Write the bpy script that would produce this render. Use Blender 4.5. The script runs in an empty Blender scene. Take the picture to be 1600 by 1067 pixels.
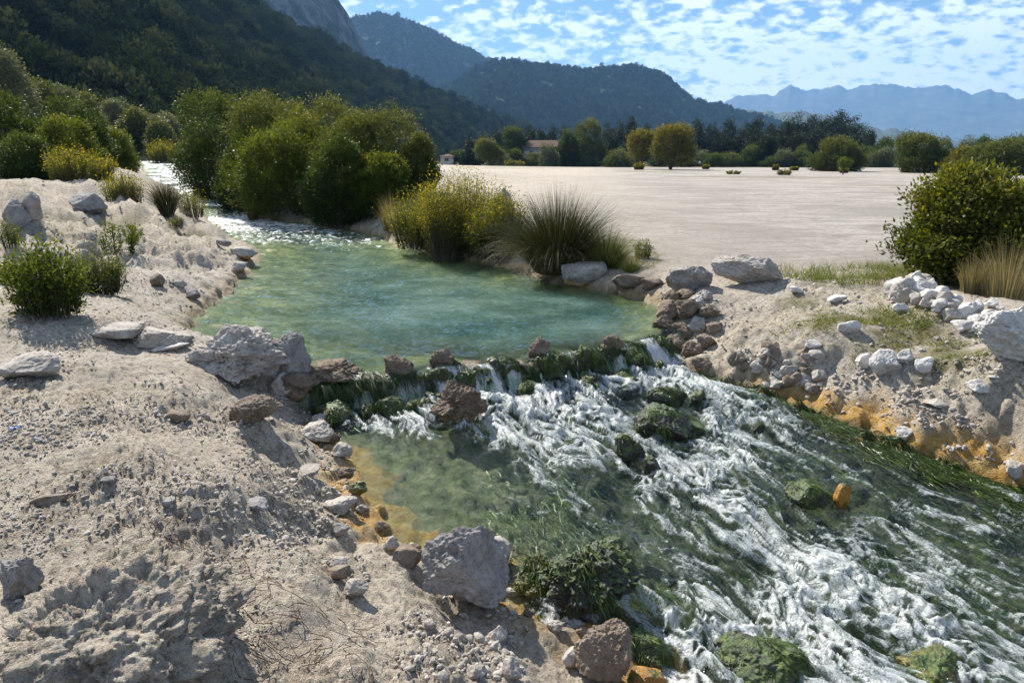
import bpy, math, random
import numpy as np
from mathutils import Vector, Matrix

sc = bpy.context.scene
COL = sc.collection
R = math.radians

# ------------------------------------------------------------------ camera
CAM_Z = 1.7
PITCH = 14.85
FPX = 1067.0
cam_d = bpy.data.cameras.new('camera')
cam_d.lens = 24.0
cam_d.sensor_width = 36.0
cam_d.clip_start = 0.05
cam_d.clip_end = 60000.0
cam = bpy.data.objects.new('camera', cam_d)
COL.objects.link(cam)
cam.location = (0, 0, CAM_Z)
cam.rotation_euler = (R(90 - PITCH), 0, 0)
sc.camera = cam

# ------------------------------------------------------------------ light
SUN_AZ = -34.0       # degrees from +Y (view direction) towards +X
SUN_EL = 43.0
SUN_DIR = Vector((math.sin(R(SUN_AZ)) * math.cos(R(SUN_EL)), math.cos(R(SUN_AZ)) * math.cos(R(SUN_EL)), math.sin(R(SUN_EL))))
sun_d = bpy.data.lights.new('sun', 'SUN')
sun_d.energy = 5.0
sun_d.angle = R(0.53)
sun_d.color = (1.0, 0.935, 0.83)
sun = bpy.data.objects.new('sun', sun_d)
COL.objects.link(sun)
sun.rotation_euler = SUN_DIR.to_track_quat('Z', 'Y').to_euler()

world = bpy.data.worlds.new('World')
sc.world = world
world.use_nodes = True


def sky_nodes():
    nt = world.node_tree
    nt.nodes.clear()
    N = nt.nodes.new
    L = nt.links.new
    out = N('ShaderNodeOutputWorld')
    bg = N('ShaderNodeBackground')
    bg.inputs['Strength'].default_value = 0.050
    sky = N('ShaderNodeTexSky')
    sky.sky_type = 'NISHITA'
    sky.sun_disc = False
    sky.sun_elevation = R(SUN_EL)
    sky.sun_rotation = R(SUN_AZ)
    sky.altitude = 50
    sky.air_density = 1.0
    sky.dust_density = 0.4
    sky.ozone_density = 2.5
    # altocumulus sheet: direction projected on a flat layer
    tc = N('ShaderNodeTexCoord')
    sep = N('ShaderNodeSeparateXYZ')
    L(tc.outputs['Generated'], sep.inputs[0])

    def math_(op, a, b=None, clamp=False):
        m = N('ShaderNodeMath')
        m.operation = op
        m.use_clamp = clamp
        for i, v in enumerate((a, b)):
            if v is None:
                continue
            if isinstance(v, (int, float)):
                m.inputs[i].default_value = v
            else:
                L(v, m.inputs[i])
        return m.outputs[0]
    zz = math_('MAXIMUM', sep.outputs['Z'], 0.0)
    den = math_('ADD', zz, 0.36)
    u = math_('DIVIDE', sep.outputs['X'], den)
    v = math_('DIVIDE', sep.outputs['Y'], den)
    cmb = N('ShaderNodeCombineXYZ')
    L(u, cmb.inputs[0])
    L(v, cmb.inputs[1])
    cmb.inputs[2].default_value = 3.7

    def noise(scale, detail, rough, dist=0.0, off=(0, 0, 0)):
        mp = N('ShaderNodeMapping')
        mp.inputs['Location'].default_value = off
        mp.inputs['Rotation'].default_value = (0, 0, 0.35)
        mp.inputs['Scale'].default_value = (0.9, 1.0, 1.0)
        L(cmb.outputs[0], mp.inputs[0])
        n = N('ShaderNodeTexNoise')
        n.inputs['Scale'].default_value = scale
        n.inputs['Detail'].default_value = detail
        n.inputs['Roughness'].default_value = rough
        n.inputs['Distortion'].default_value = dist
        L(mp.outputs[0], n.inputs['Vector'])
        return n.outputs['Fac']
    puffs = noise(28.0, 3.5, 0.50, 0.15)
    patch = noise(1.7, 2.0, 0.5, 0.0, (5.3, 1.9, 0))
    wisps = noise(6.5, 6.0, 0.58, 0.3, (2.0, 7.0, 0))
    # the layer closes up towards the horizon as it is seen edge on
    edge = math_('MAXIMUM', math_('MULTIPLY', math_('SUBTRACT', 0.21, zz), 2.5), -0.12)
    cov = math_('ADD', math_('MULTIPLY', math_('SUBTRACT', puffs, 0.5), 2.1), math_('MULTIPLY', math_('SUBTRACT', patch, 0.47), 1.5))
    cov = math_('ADD', cov, math_('ADD', math_('MULTIPLY', math_('SUBTRACT', wisps, 0.5), 0.9), edge))
    cov = math_('ADD', cov, 0.5)
    rmp = N('ShaderNodeValToRGB')
    rmp.color_ramp.elements[0].position = 0.46
    rmp.color_ramp.elements[1].position = 0.86
    rmp.color_ramp.elements[1].color = (0.96, 0.96, 0.96, 1)
    L(cov, rmp.inputs[0])
    mix = N('ShaderNodeMixRGB')
    L(rmp.outputs[0], mix.inputs['Fac'])
    tint = N('ShaderNodeMixRGB')
    tint.blend_type = 'MULTIPLY'
    tint.inputs['Fac'].default_value = 1.0
    tint.inputs['Color2'].default_value = (0.86, 1.02, 1.12, 1)
    L(sky.outputs[0], tint.inputs['Color1'])
    L(tint.outputs[0], mix.inputs['Color1'])
    mix.inputs['Color2'].default_value = (16.5, 16.8, 17.2, 1)
    L(mix.outputs[0], bg.inputs[0])
    L(bg.outputs[0], out.inputs[0])


sky_nodes()
sc.view_settings.view_transform = 'Standard'
sc.view_settings.look = 'None'
sc.view_settings.exposure = 1.05
sc.view_settings.gamma = 1.0
sc.view_settings.use_curve_mapping = False
sc.cycles.use_denoising = True
sc.cycles.max_bounces = 6
sc.cycles.diffuse_bounces = 3
sc.cycles.glossy_bounces = 2
sc.cycles.transmission_bounces = 3
sc.cycles.transparent_max_bounces = 8
sc.cycles.volume_bounces = 0
sc.cycles.sample_clamp_indirect = 4.0
sc.cycles.sample_clamp_direct = 12.0
sc.cycles.caustics_reflective = False
sc.cycles.caustics_refractive = False

# ------------------------------------------------------------------ numeric helpers
_rs = np.random.RandomState(11)
_perm = np.concatenate([_rs.permutation(256)] * 3).astype(np.int32)
_gang = _rs.rand(256) * 2 * np.pi
_g2x, _g2y = np.cos(_gang), np.sin(_gang)
_g3 = _rs.normal(size=(256, 3))
_g3 /= np.linalg.norm(_g3, axis=1)[:, None]


def n2(x, y, seed=0):
    x = x + seed * 17.37
    y = y - seed * 9.71
    xi = np.floor(x).astype(np.int64)
    yi = np.floor(y).astype(np.int64)
    xf = x - xi
    yf = y - yi
    u = xf * xf * xf * (xf * (xf * 6 - 15) + 10)
    v = yf * yf * yf * (yf * (yf * 6 - 15) + 10)
    xi &= 255
    yi &= 255

    def g(i, j):
        h = _perm[_perm[(xi + i) & 255] + ((yi + j) & 255)]
        return _g2x[h] * (xf - i) + _g2y[h] * (yf - j)
    a = g(0, 0)
    b = g(1, 0)
    c = g(0, 1)
    d = g(1, 1)
    return (a + u * (b - a) + v * ((c + u * (d - c)) - (a + u * (b - a)))) * 1.5


def n3(p, seed=0):
    x, y, z = p[:, 0] + seed * 13.1, p[:, 1] - seed * 7.3, p[:, 2] + seed * 3.9
    xi, yi, zi = np.floor(x).astype(np.int64), np.floor(y).astype(np.int64), np.floor(z).astype(np.int64)
    xf, yf, zf = x - xi, y - yi, z - zi
    u = xf * xf * (3 - 2 * xf)
    v = yf * yf * (3 - 2 * yf)
    w = zf * zf * (3 - 2 * zf)
    r = 0.0
    for i in (0, 1):
        for j in (0, 1):
            for k in (0, 1):
                h = _perm[_perm[_perm[(xi + i) & 255] + ((yi + j) & 255)] + ((zi + k) & 255)]
                g = _g3[h]
                d = g[:, 0] * (xf - i) + g[:, 1] * (yf - j) + g[:, 2] * (zf - k)
                r = r + d * (u if i else 1 - u) * (v if j else 1 - v) * (w if k else 1 - w)
    return r * 1.6


def fbm2(x, y, f, octv, seed=0, gain=0.5, lac=2.03):
    r = 0.0
    a = 1.0
    for o in range(octv):
        r = r + a * n2(x * f, y * f, seed + o)
        a *= gain
        f *= lac
    return r


def fbm3(p, f, octv, seed=0, gain=0.5):
    r = 0.0
    a = 1.0
    for o in range(octv):
        r = r + a * n3(p * f, seed + o)
        a *= gain
        f *= 2.03
    return r


def sstep(a, b, x):
    t = np.clip((x - a) / (b - a), 0, 1)
    return t * t * (3 - 2 * t)


_cp, _sp = math.cos(R(PITCH)), math.sin(R(PITCH))


def ray(px, py):
    a = (px - 800.0) / FPX
    b = (533.5 - py) / FPX
    return np.array([a, _cp + b * _sp, -_sp + b * _cp])


def on_level(px, py, z):
    """ground position seen at that place of the view, for a surface at height z"""
    d = ray(px, py)
    t = (z - CAM_Z) / d[2]
    return np.array([d[0] * t, d[1] * t, z])


def on_surface(px, py, zf, tmax=90.0, n=2500):
    d = ray(px, py)
    t = np.geomspace(1.2, tmax, n)
    x, y, z = d[0] * t, d[1] * t, CAM_Z + d[2] * t
    s = z - zf(x, y)
    hit = np.nonzero(s < 0)[0]
    if len(hit) == 0:
        i = int(np.argmin(s))
        return np.array([x[i], y[i], z[i]])
    i = hit[0]
    if i == 0:
        return np.array([x[0], y[0], z[0]])
    f = s[i - 1] / (s[i - 1] - s[i])
    t0 = t[i - 1] + (t[i] - t[i - 1]) * f
    return np.array([d[0] * t0, d[1] * t0, CAM_Z + d[2] * t0])


def seg_dist(x, y, poly, closed=False):
    """distance to a polyline"""
    best = np.full(x.shape, 1e9)
    P = [np.asarray(p[:2], float) for p in poly]
    if closed:
        P = P + [P[0]]
    for a, b in zip(P[:-1], P[1:]):
        ab = b - a
        l2 = max(ab @ ab, 1e-12)
        t = np.clip(((x - a[0]) * ab[0] + (y - a[1]) * ab[1]) / l2, 0, 1)
        d = (x - a[0] - t * ab[0]) ** 2 + (y - a[1] - t * ab[1]) ** 2
        best = np.minimum(best, d)
    return np.sqrt(best)


def in_poly(x, y, poly):
    ins = np.zeros(x.shape, bool)
    P = [p[:2] for p in poly]
    j = len(P) - 1
    for i in range(len(P)):
        xi, yi = P[i]
        xj, yj = P[j]
        if yi != yj:
            c = ((yi > y) != (yj > y)) & (x < (xj - xi) * (y - yi) / (yj - yi) + xi)
            ins ^= c
        j = i
    return ins


def sdist(x, y, poly):
    d = seg_dist(x, y, poly, True)
    return np.where(in_poly(x, y, poly), -d, d)


def mesh_np(name, verts, faces, attrs=None, smooth=True, mat=None, cols=None):
    """faces: int array N x 3 or N x 4"""
    verts = np.asarray(verts, np.float32)
    faces = np.asarray(faces, np.int32)
    me = bpy.data.meshes.new(name)
    me.vertices.add(len(verts))
    me.vertices.foreach_set('co', verts.ravel())
    k = faces.shape[1]
    me.loops.add(faces.size)
    me.loops.foreach_set('vertex_index', faces.ravel())
    me.polygons.add(len(faces))
    me.polygons.foreach_set('loop_start', np.arange(0, faces.size, k, dtype=np.int32))
    if smooth:
        me.polygons.foreach_set('use_smooth', np.ones(len(faces), bool))
    for an, av in (attrs or {}).items():
        av = np.asarray(av, np.float32)
        if av.ndim == 1:
            a = me.attributes.new(an, 'FLOAT', 'POINT')
            a.data.foreach_set('value', av)
        else:
            a = me.attributes.new(an, 'FLOAT_VECTOR', 'POINT')
            a.data.foreach_set('vector', av.ravel())
    me.update(calc_edges=True)
    if mat is not None:
        me.materials.append(mat)
    return me


def link(name, me, parent=None, label=None, cat=None, group=None, kind=None, loc=None, rotz=None, scale=None):
    o = bpy.data.objects.new(name, me)
    COL.objects.link(o)
    if parent is not None:
        o.parent = parent
    if label:
        o['label'] = label
    if cat:
        o['category'] = cat
    if group:
        o['group'] = group
    if kind:
        o['kind'] = kind
    if loc is not None:
        o.location = loc
    if rotz is not None:
        o.rotation_euler = (0, 0, rotz)
    if scale is not None:
        o.scale = (scale,) * 3 if isinstance(scale, (int, float)) else scale
    return o


def grid_faces(nr, nc, keep=None):
    i = np.arange(nr - 1)[:, None] * nc + np.arange(nc - 1)[None, :]
    f = np.stack([i, i + 1, i + nc + 1, i + nc], -1).reshape(-1, 4)
    if keep is not None:
        k = keep.ravel()
        f = f[k[f].all(1)]
    return f


def compact(verts, faces, attrs):
    used = np.zeros(len(verts), bool)
    used[faces.ravel()] = True
    idx = np.cumsum(used) - 1
    return verts[used], idx[faces], {k: v[used] for k, v in attrs.items()}


# ------------------------------------------------------------------ material helpers
class NB:
    def __init__(self, name):
        self.m = bpy.data.materials.new(name)
        self.m.use_nodes = True
        self.nt = self.m.node_tree
        self.nt.nodes.clear()
        self.out = self.nt.nodes.new('ShaderNodeOutputMaterial')

    def n(self, t, **kw):
        nd = self.nt.nodes.new(t)
        for k, v in kw.items():
            setattr(nd, k, v)
        return nd

    def set(self, sock, v):
        if isinstance(v, bpy.types.NodeSocket):
            self.nt.links.new(v, sock)
        elif isinstance(v, tuple) and len(v) == 3 and sock.type == 'RGBA':
            sock.default_value = (*v, 1)
        else:
            sock.default_value = v

    def attr(self, name, vec=False):
        a = self.n('ShaderNodeAttribute')
        a.attribute_name = name
        return a.outputs['Vector'] if vec else a.outputs['Fac']

    def math(self, op, a, b=None, c=None, clamp=False):
        m = self.n('ShaderNodeMath', operation=op, use_clamp=clamp)
        for i, v in enumerate((a, b, c)):
            if v is not None:
                self.set(m.inputs[i], v)
        return m.outputs[0]

    def mix(self, f, a, b, blend='MIX'):
        m = self.n('ShaderNodeMixRGB', blend_type=blend)
        self.set(m.inputs[0], f)
        self.set(m.inputs[1], a)
        self.set(m.inputs[2], b)
        return m.outputs[0]

    def pos(self):
        return self.n('ShaderNodeNewGeometry').outputs['Position']

    def obj(self):
        return self.n('ShaderNodeTexCoord').outputs['Object']

    def rnd(self):
        return self.n('ShaderNodeObjectInfo').outputs['Random']

    def mapping(self, v, scale=(1, 1, 1), loc=(0, 0, 0), rot=(0, 0, 0)):
        mp = self.n('ShaderNodeMapping')
        mp.inputs['Scale'].default_value = scale
        mp.inputs['Location'].default_value = loc
        mp.inputs['Rotation'].default_value = rot
        self.set(mp.inputs[0], v)
        return mp.outputs[0]

    def noise(self, v, scale, detail=4, rough=0.55, dist=0.0, kind=None):
        n = self.n('ShaderNodeTexNoise')
        if kind:
            n.noise_type = kind
        self.set(n.inputs['Vector'], v)
        n.inputs['Scale'].default_value = scale
        n.inputs['Detail'].default_value = detail
        n.inputs['Roughness'].default_value = rough
        n.inputs['Distortion'].default_value = dist
        return n.outputs['Fac']

    def voro(self, v, scale, feature='F1', rnd=1.0):
        n = self.n('ShaderNodeTexVoronoi', feature=feature)
        self.set(n.inputs['Vector'], v)
        n.inputs['Scale'].default_value = scale
        n.inputs['Randomness'].default_value = rnd
        return n.outputs['Distance']

    def ramp(self, f, stops, interp='LINEAR'):
        r = self.n('ShaderNodeValToRGB')
        r.color_ramp.interpolation = interp
        e = r.color_ramp.elements
        while len(e) < len(stops):
            e.new(0.5)
        for el, (p, c) in zip(e, stops):
            el.position = p
            el.color = (c, c, c, 1) if isinstance(c, (int, float)) else (*c, 1)
        self.set(r.inputs[0], f)
        return r.outputs[0]

    def bump(self, h, strength=0.5, dist=0.02, normal=None):
        b = self.n('ShaderNodeBump')
        b.inputs['Strength'].default_value = strength
        b.inputs['Distance'].default_value = dist
        self.set(b.inputs['Height'], h)
        if normal is not None:
            self.set(b.inputs['Normal'], normal)
        return b.outputs[0]

    def principled(self, col, rough=0.9, spec=0.3, normal=None, **kw):
        p = self.n('ShaderNodeBsdfPrincipled')
        self.set(p.inputs['Base Color'], col)
        self.set(p.inputs['Roughness'], rough)
        self.set(p.inputs['Specular IOR Level'], spec)
        if normal is not None:
            self.set(p.inputs['Normal'], normal)
        for k, v in kw.items():
            self.set(p.inputs[k], v)
        return p.outputs[0]

    def mixs(self, f, a, b):
        m = self.n('ShaderNodeMixShader')
        self.set(m.inputs[0], f)
        self.nt.links.new(a, m.inputs[1])
        self.nt.links.new(b, m.inputs[2])
        return m.outputs[0]

    def done(self, surf):
        self.nt.links.new(surf, self.out.inputs['Surface'])
        return self.m

# ------------------------------------------------------------------ the lie of the land
POOL_Z = -0.35
LIP_Z = -0.385


def W_creek(x, y):
    r = np.hypot(x, y)
    return np.interp(r, [0, 15, 19, 24.6, 25.4, 32, 45, 60, 80, 200], [-.35, -.35, -.28, -.14, .12, .3, .8, 1.4, 1.6, 1.7])


WEIR = [on_level(px, py, -0.36) for px, py in ((486, 596), (540, 592), (600, 588), (650, 580), (700, 569), (760, 571), (830, 562), (900, 550), (960, 543), (1030, 526))]
_wm = (WEIR[0] + WEIR[-1]) / 2
FLOW = np.array([0.53, -0.848])
FLOW /= np.linalg.norm(FLOW)
CROSS = np.array([-FLOW[1], FLOW[0]])     # towards the right bank (upstream right)


def flow_st(x, y):
    s = (x - _wm[0]) * FLOW[0] + (y - _wm[1]) * FLOW[1]
    t = (x - _wm[0]) * CROSS[0] + (y - _wm[1]) * CROSS[1]
    return s, t


def W_rapid(x, y):
    s, t = flow_st(x, y)
    s2 = s + 0.12 * t + 0.18 * np.sin(t * 2.1 + 0.6)
    return np.interp(s2, [-2, 0, 0.9, 1.1, 2.0, 2.3, 3.3, 3.6, 5, 8, 12], [-.61, -.62, -.66, -.69, -.75, -.81, -.88, -.95, -1.03, -1.18, -1.35])


CREEK_L = [(216, 252), (221, 262), (226, 275), (238, 290), (272, 302), (300, 318), (314, 332), (318, 345), (346, 368), (392, 384), (404, 397), (388, 420), (366, 445), (338, 468), (306, 494), (284, 516), (300, 534), (360, 545), (440, 572)]
CREEK_R = [(286, 252), (285, 266), (300, 281), (322, 296), (350, 303), (388, 309), (404, 320), (415, 336), (446, 346), (500, 352), (560, 360), (618, 376), (680, 396), (760, 408), (830, 428), (890, 446), (960, 456), (1030, 474), (1046, 496)]
RAPID_L = [(486, 610), (482, 640), (506, 668), (532, 700), (540, 735), (566, 780), (588, 822), (604, 850), (650, 862), (720, 868), (775, 878), (800, 920), (812, 958), (862, 980), (930, 992), (985, 1010), (1042, 1062), (1075, 1150), (1130, 1400)]
RAPID_R = [(1036, 540), (1078, 576), (1130, 598), (1190, 612), (1246, 636), (1300, 655), (1352, 676), (1440, 712), (1520, 742), (1600, 768), (1760, 815), (1960, 880), (2400, 980)]
creek_l = [on_surface(a, b, W_creek) for a, b in CREEK_L]
creek_r = [on_surface(a, b, W_creek) for a, b in CREEK_R]
rap_l = [on_surface(a, b, W_rapid) for a, b in RAPID_L]
rap_r = [on_surface(a, b, W_rapid) for a, b in RAPID_R]
far_end = [np.array([creek_r[0][0] - 6, creek_r[0][1] + 14, 0]), np.array([creek_l[0][0] - 7, creek_l[0][1] + 12, 0])]
CREEK = creek_l + WEIR + creek_r[::-1] + far_end
RAPID = WEIR + rap_r + [np.array([9.0, -2.5, 0]), np.array([4.5, -3.5, 0])] + rap_l[::-1]

# height of the dry ground: (place in view, height) and (x, y, height)
BASE = [(100, 1040, .06), (250, 1000, .02), (400, 940, -.10), (520, 1040, -.20), (640, 1040, -.36), (780, 1040, -.55), (880, 1050, -.72), (940, 1060, -.80), (150, 720, .02), (300, 760, -.04), (400, 720, -.14),
        (480, 760, -.36), (500, 700, -.46), (520, 850, -.46), (560, 900, -.46), (460, 880, -.26), (600, 960, -.46), (700, 1000, -.50), (760, 960, -.62), (100, 570, .10), (30, 640, .10), (250, 600, -.02), (420, 640, -.20), (465, 650, -.44),
        (250, 545, -.10), (300, 470, -.12), (120, 500, .10), (330, 415, -.10), (250, 400, .06), (370, 375, -.12), (60, 430, .22), (10, 480, .22), (60, 345, .62), (10, 335, .75),
        (150, 300, .95), (215, 318, .62), (300, 350, .12), (60, 276, 1.28), (5, 284, 1.22), (110, 285, 1.12), (250, 330, .38), (190, 370, .22), (180, 262, 1.30), (205, 262, 1.40), (200, 247, 1.66),
        (330, 288, .75), (300, 268, 1.2), (400, 302, .42), (480, 335, .08), (560, 345, .04), (600, 345, .05), (655, 302, .72), (622, 322, .42), (700, 300, .45), (640, 350, .12), (780, 300, .02), (660, 374, -.10), (760, 385, -.10), (860, 405, -.08), (940, 425, -.12),
        (1000, 430, -.02), (1060, 455, -.05), (1030, 445, -.08), (1170, 432, .02), (1300, 425, .02), (1450, 430, .05), (1590, 420, .1), (1120, 500, -.22), (1090, 530, -.42), (1200, 520, -.15), (1300, 500, -.05), (1450, 480, .04), (1590, 480, .12),
        (1250, 590, -.50), (1320, 570, -.30), (1420, 560, -.16), (1560, 560, -.02), (1400, 640, -.45), (1520, 640, -.28), (1590, 690, -.50), (1500, 690, -.66), (1350, 640, -.68), (1700, 560, .05), (1750, 700, -.4), (2000, 760, -.6)]
_bp = [on_level(a, b, z) for a, b, z in BASE]
_bp += [np.array(p, float) for p in ((-9, 3, .3), (-4, 1.2, .15), (-5, -5, .1), (0, -1, 0.02), (0, -8, 0), (.6, .9, -.55), (8, 8, .12), (14, 8, .12), (10, 2, -.2), (12, -6, -.2), (4, 14, 0), (0, 16, 0), (8, 22, 0), (20, 20, 0.05), (3, 30, 0), (-3, 27, 0.05), (-2, 45, 0), (20, 60, 0), (0, 90, 0), (60, 80, 0), (-12, 60, .9), (-8, 42, .5),
                                             (-22, 30, 1.5), (-35, 30, 2.2), (-30, 60, 2.6), (-60, 60, 4.0), (-45, 110, 3.0), (-10, 110, .3), (40, 200, 0), (0, 250, 0), (100, 200, 0), (-30, 12, 1.0), (-20, 14, 1.15), (120, 900, 0), (-100, 900, 0), (600, 900, 0))]
_bp = np.array(_bp)
_bq = np.stack([np.arctan2(_bp[:, 0], _bp[:, 1] + .3), np.log(np.hypot(_bp[:, 0], _bp[:, 1]) + .3)], 1)


def idw(x, y, pts_q, vals, power=2.0, eps=0.0025):
    a = np.arctan2(x, y + .3)
    l = np.log(np.hypot(x, y) + .3)
    num = 0.0
    den = 0.0
    for (qa, ql), v in zip(pts_q, vals):
        d2 = (a - qa) ** 2 * 1.0 + (l - ql) ** 2 + eps
        w = d2 ** (-power)
        num = num + w * v
        den = den + w
    return num / den


def terrain(x, y, detail=True, full=False):
    x = np.asarray(x, float)
    y = np.asarray(y, float)
    r = np.hypot(x, y)
    B = idw(x, y, _bq, _bp[:, 2])
    right = sstep(-4, 6, x - 0.12 * y)            # the trampled field is flatter than the banks
    flat = right * sstep(9.5, 12.5, y)
    amp = 1 - 0.93 * flat
    lump = 0.0
    if detail:
        fade = 1.0 / (1.0 + (r / 45.0) ** 2)
        lump = amp * fade * (0.045 * fbm2(x, y, 0.8, 3, 3) + 0.03 * np.abs(n2(x * 2.3, y * 2.3, 9)))
        mound = sstep(11, 14, r) * sstep(-2.5, -5.5, x) * sstep(26, 20, r)
        lump = lump + mound * (0.34 * np.abs(fbm2(x, y, 0.7, 3, 21)) + 0.22 * np.abs(fbm2(x, y, 2.1, 3, 25)) + 0.07 * np.abs(n2(x * 7, y * 7, 29)) - .27)
        rough_zone = np.clip(0.62 + 1.1 * fbm2(x, y, 0.75, 2, 31), 0.22, 1.5)
        bil = np.abs(n2(x * 6.1, y * 6.1, 41)) * 0.6 + np.abs(n2(x * 13.3, y * 13.3, 42)) * 0.50 + np.abs(n2(x * 28.7, y * 28.7, 43)) * 0.36 + 0.22 * np.abs(n2(x * 57, y * 57, 44))
        lump = lump + amp * rough_zone * (bil - 0.35) * 0.062 * sstep(40, 14, r)
        lump = lump + flat * 0.016 * fbm2(x * 1.0, y * 1.3, 1.2, 4, 61) * sstep(90, 25, r)
    B = B + lump
    dc = sdist(x, y, CREEK)
    dr = sdist(x, y, RAPID)
    wob = 0.10 * fbm2(x, y, 2.2, 3, 71) + 0.05 * n2(x * 9, y * 9, 74)
    far = sstep(10, 40, r)
    dc2 = dc + wob * (1 + 2 * far)
    dr2 = dr + wob * 1.5 + .05 * np.abs(n2(x * 5, y * 5, 76))
    Wc = W_creek(x, y)
    Wr = W_rapid(x, y)
    near_r = dr < dc
    Wn = np.where(near_r, Wr, Wc)
    dn = np.where(near_r, dr2, dc2)
    wid = np.where(near_r, 0.75, 0.55 + 1.4 * far)
    up = np.clip(dn / wid, 0, 1)
    shape = np.where(near_r, up ** 0.75, up ** 0.6)
    z_out = Wn + (B - Wn) * shape
    bedn = fbm2(x, y, 2.0, 4, 81)
    z_pool = Wc - 0.03 - 0.46 * sstep(0, 1.3 + 2.0 * sstep(0.5, -2.5, x - .12 * (y - 8)), -dc2) - 0.05 * bedn * sstep(0, .4, -dc2)
    rb = np.abs(fbm2(x, y, 1.9, 4, 91))
    shallow = sstep(-.4, -1.6, flow_st(x, y)[1] + 0.25)     # left side of the rapids is a shallow shelf
    z_rap = Wr - 0.02 - (0.17 - 0.09 * shallow) * sstep(0, .5, -dr2) + (0.16 - 0.06 * shallow) * (rb - 0.25) * sstep(0, .35, -dr2)
    if full or detail:
        z_rap = z_rap + 0.02 * np.abs(n2(x * 17, y * 17, 95)) * sstep(0, .3, -dr2)
    z_in = np.where(near_r, z_rap, z_pool)
    z = np.where(dn > 0, z_out, z_in)
    # the weir: a sill of encrusted stone between pool and rapids
    dw = seg_dist(x, y, WEIR)
    crest = LIP_Z + 0.03 * n2(x * 4, y * 4, 97) + 0.03 * np.abs(n2(x * 11, y * 11, 98))
    sill = crest - 2.2 * np.clip(dw - 0.10, 0, None)
    z = np.where(dw < 0.5, np.maximum(z, sill), z)
    if full:
        return z, dc2, dr2, near_r, flat
    return z


def ground_at(px, py):
    return on_surface(px, py, lambda a, b: terrain(a, b), 400.0, 1500)


def tz(x, y):
    return float(terrain(np.array([x]), np.array([y]))[0])


# ------------------------------------------------------------------ ground sheet
def polar(az, rr):
    A, Q = np.meshgrid(az, rr)
    return Q * np.sin(A), Q * np.cos(A)


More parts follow.
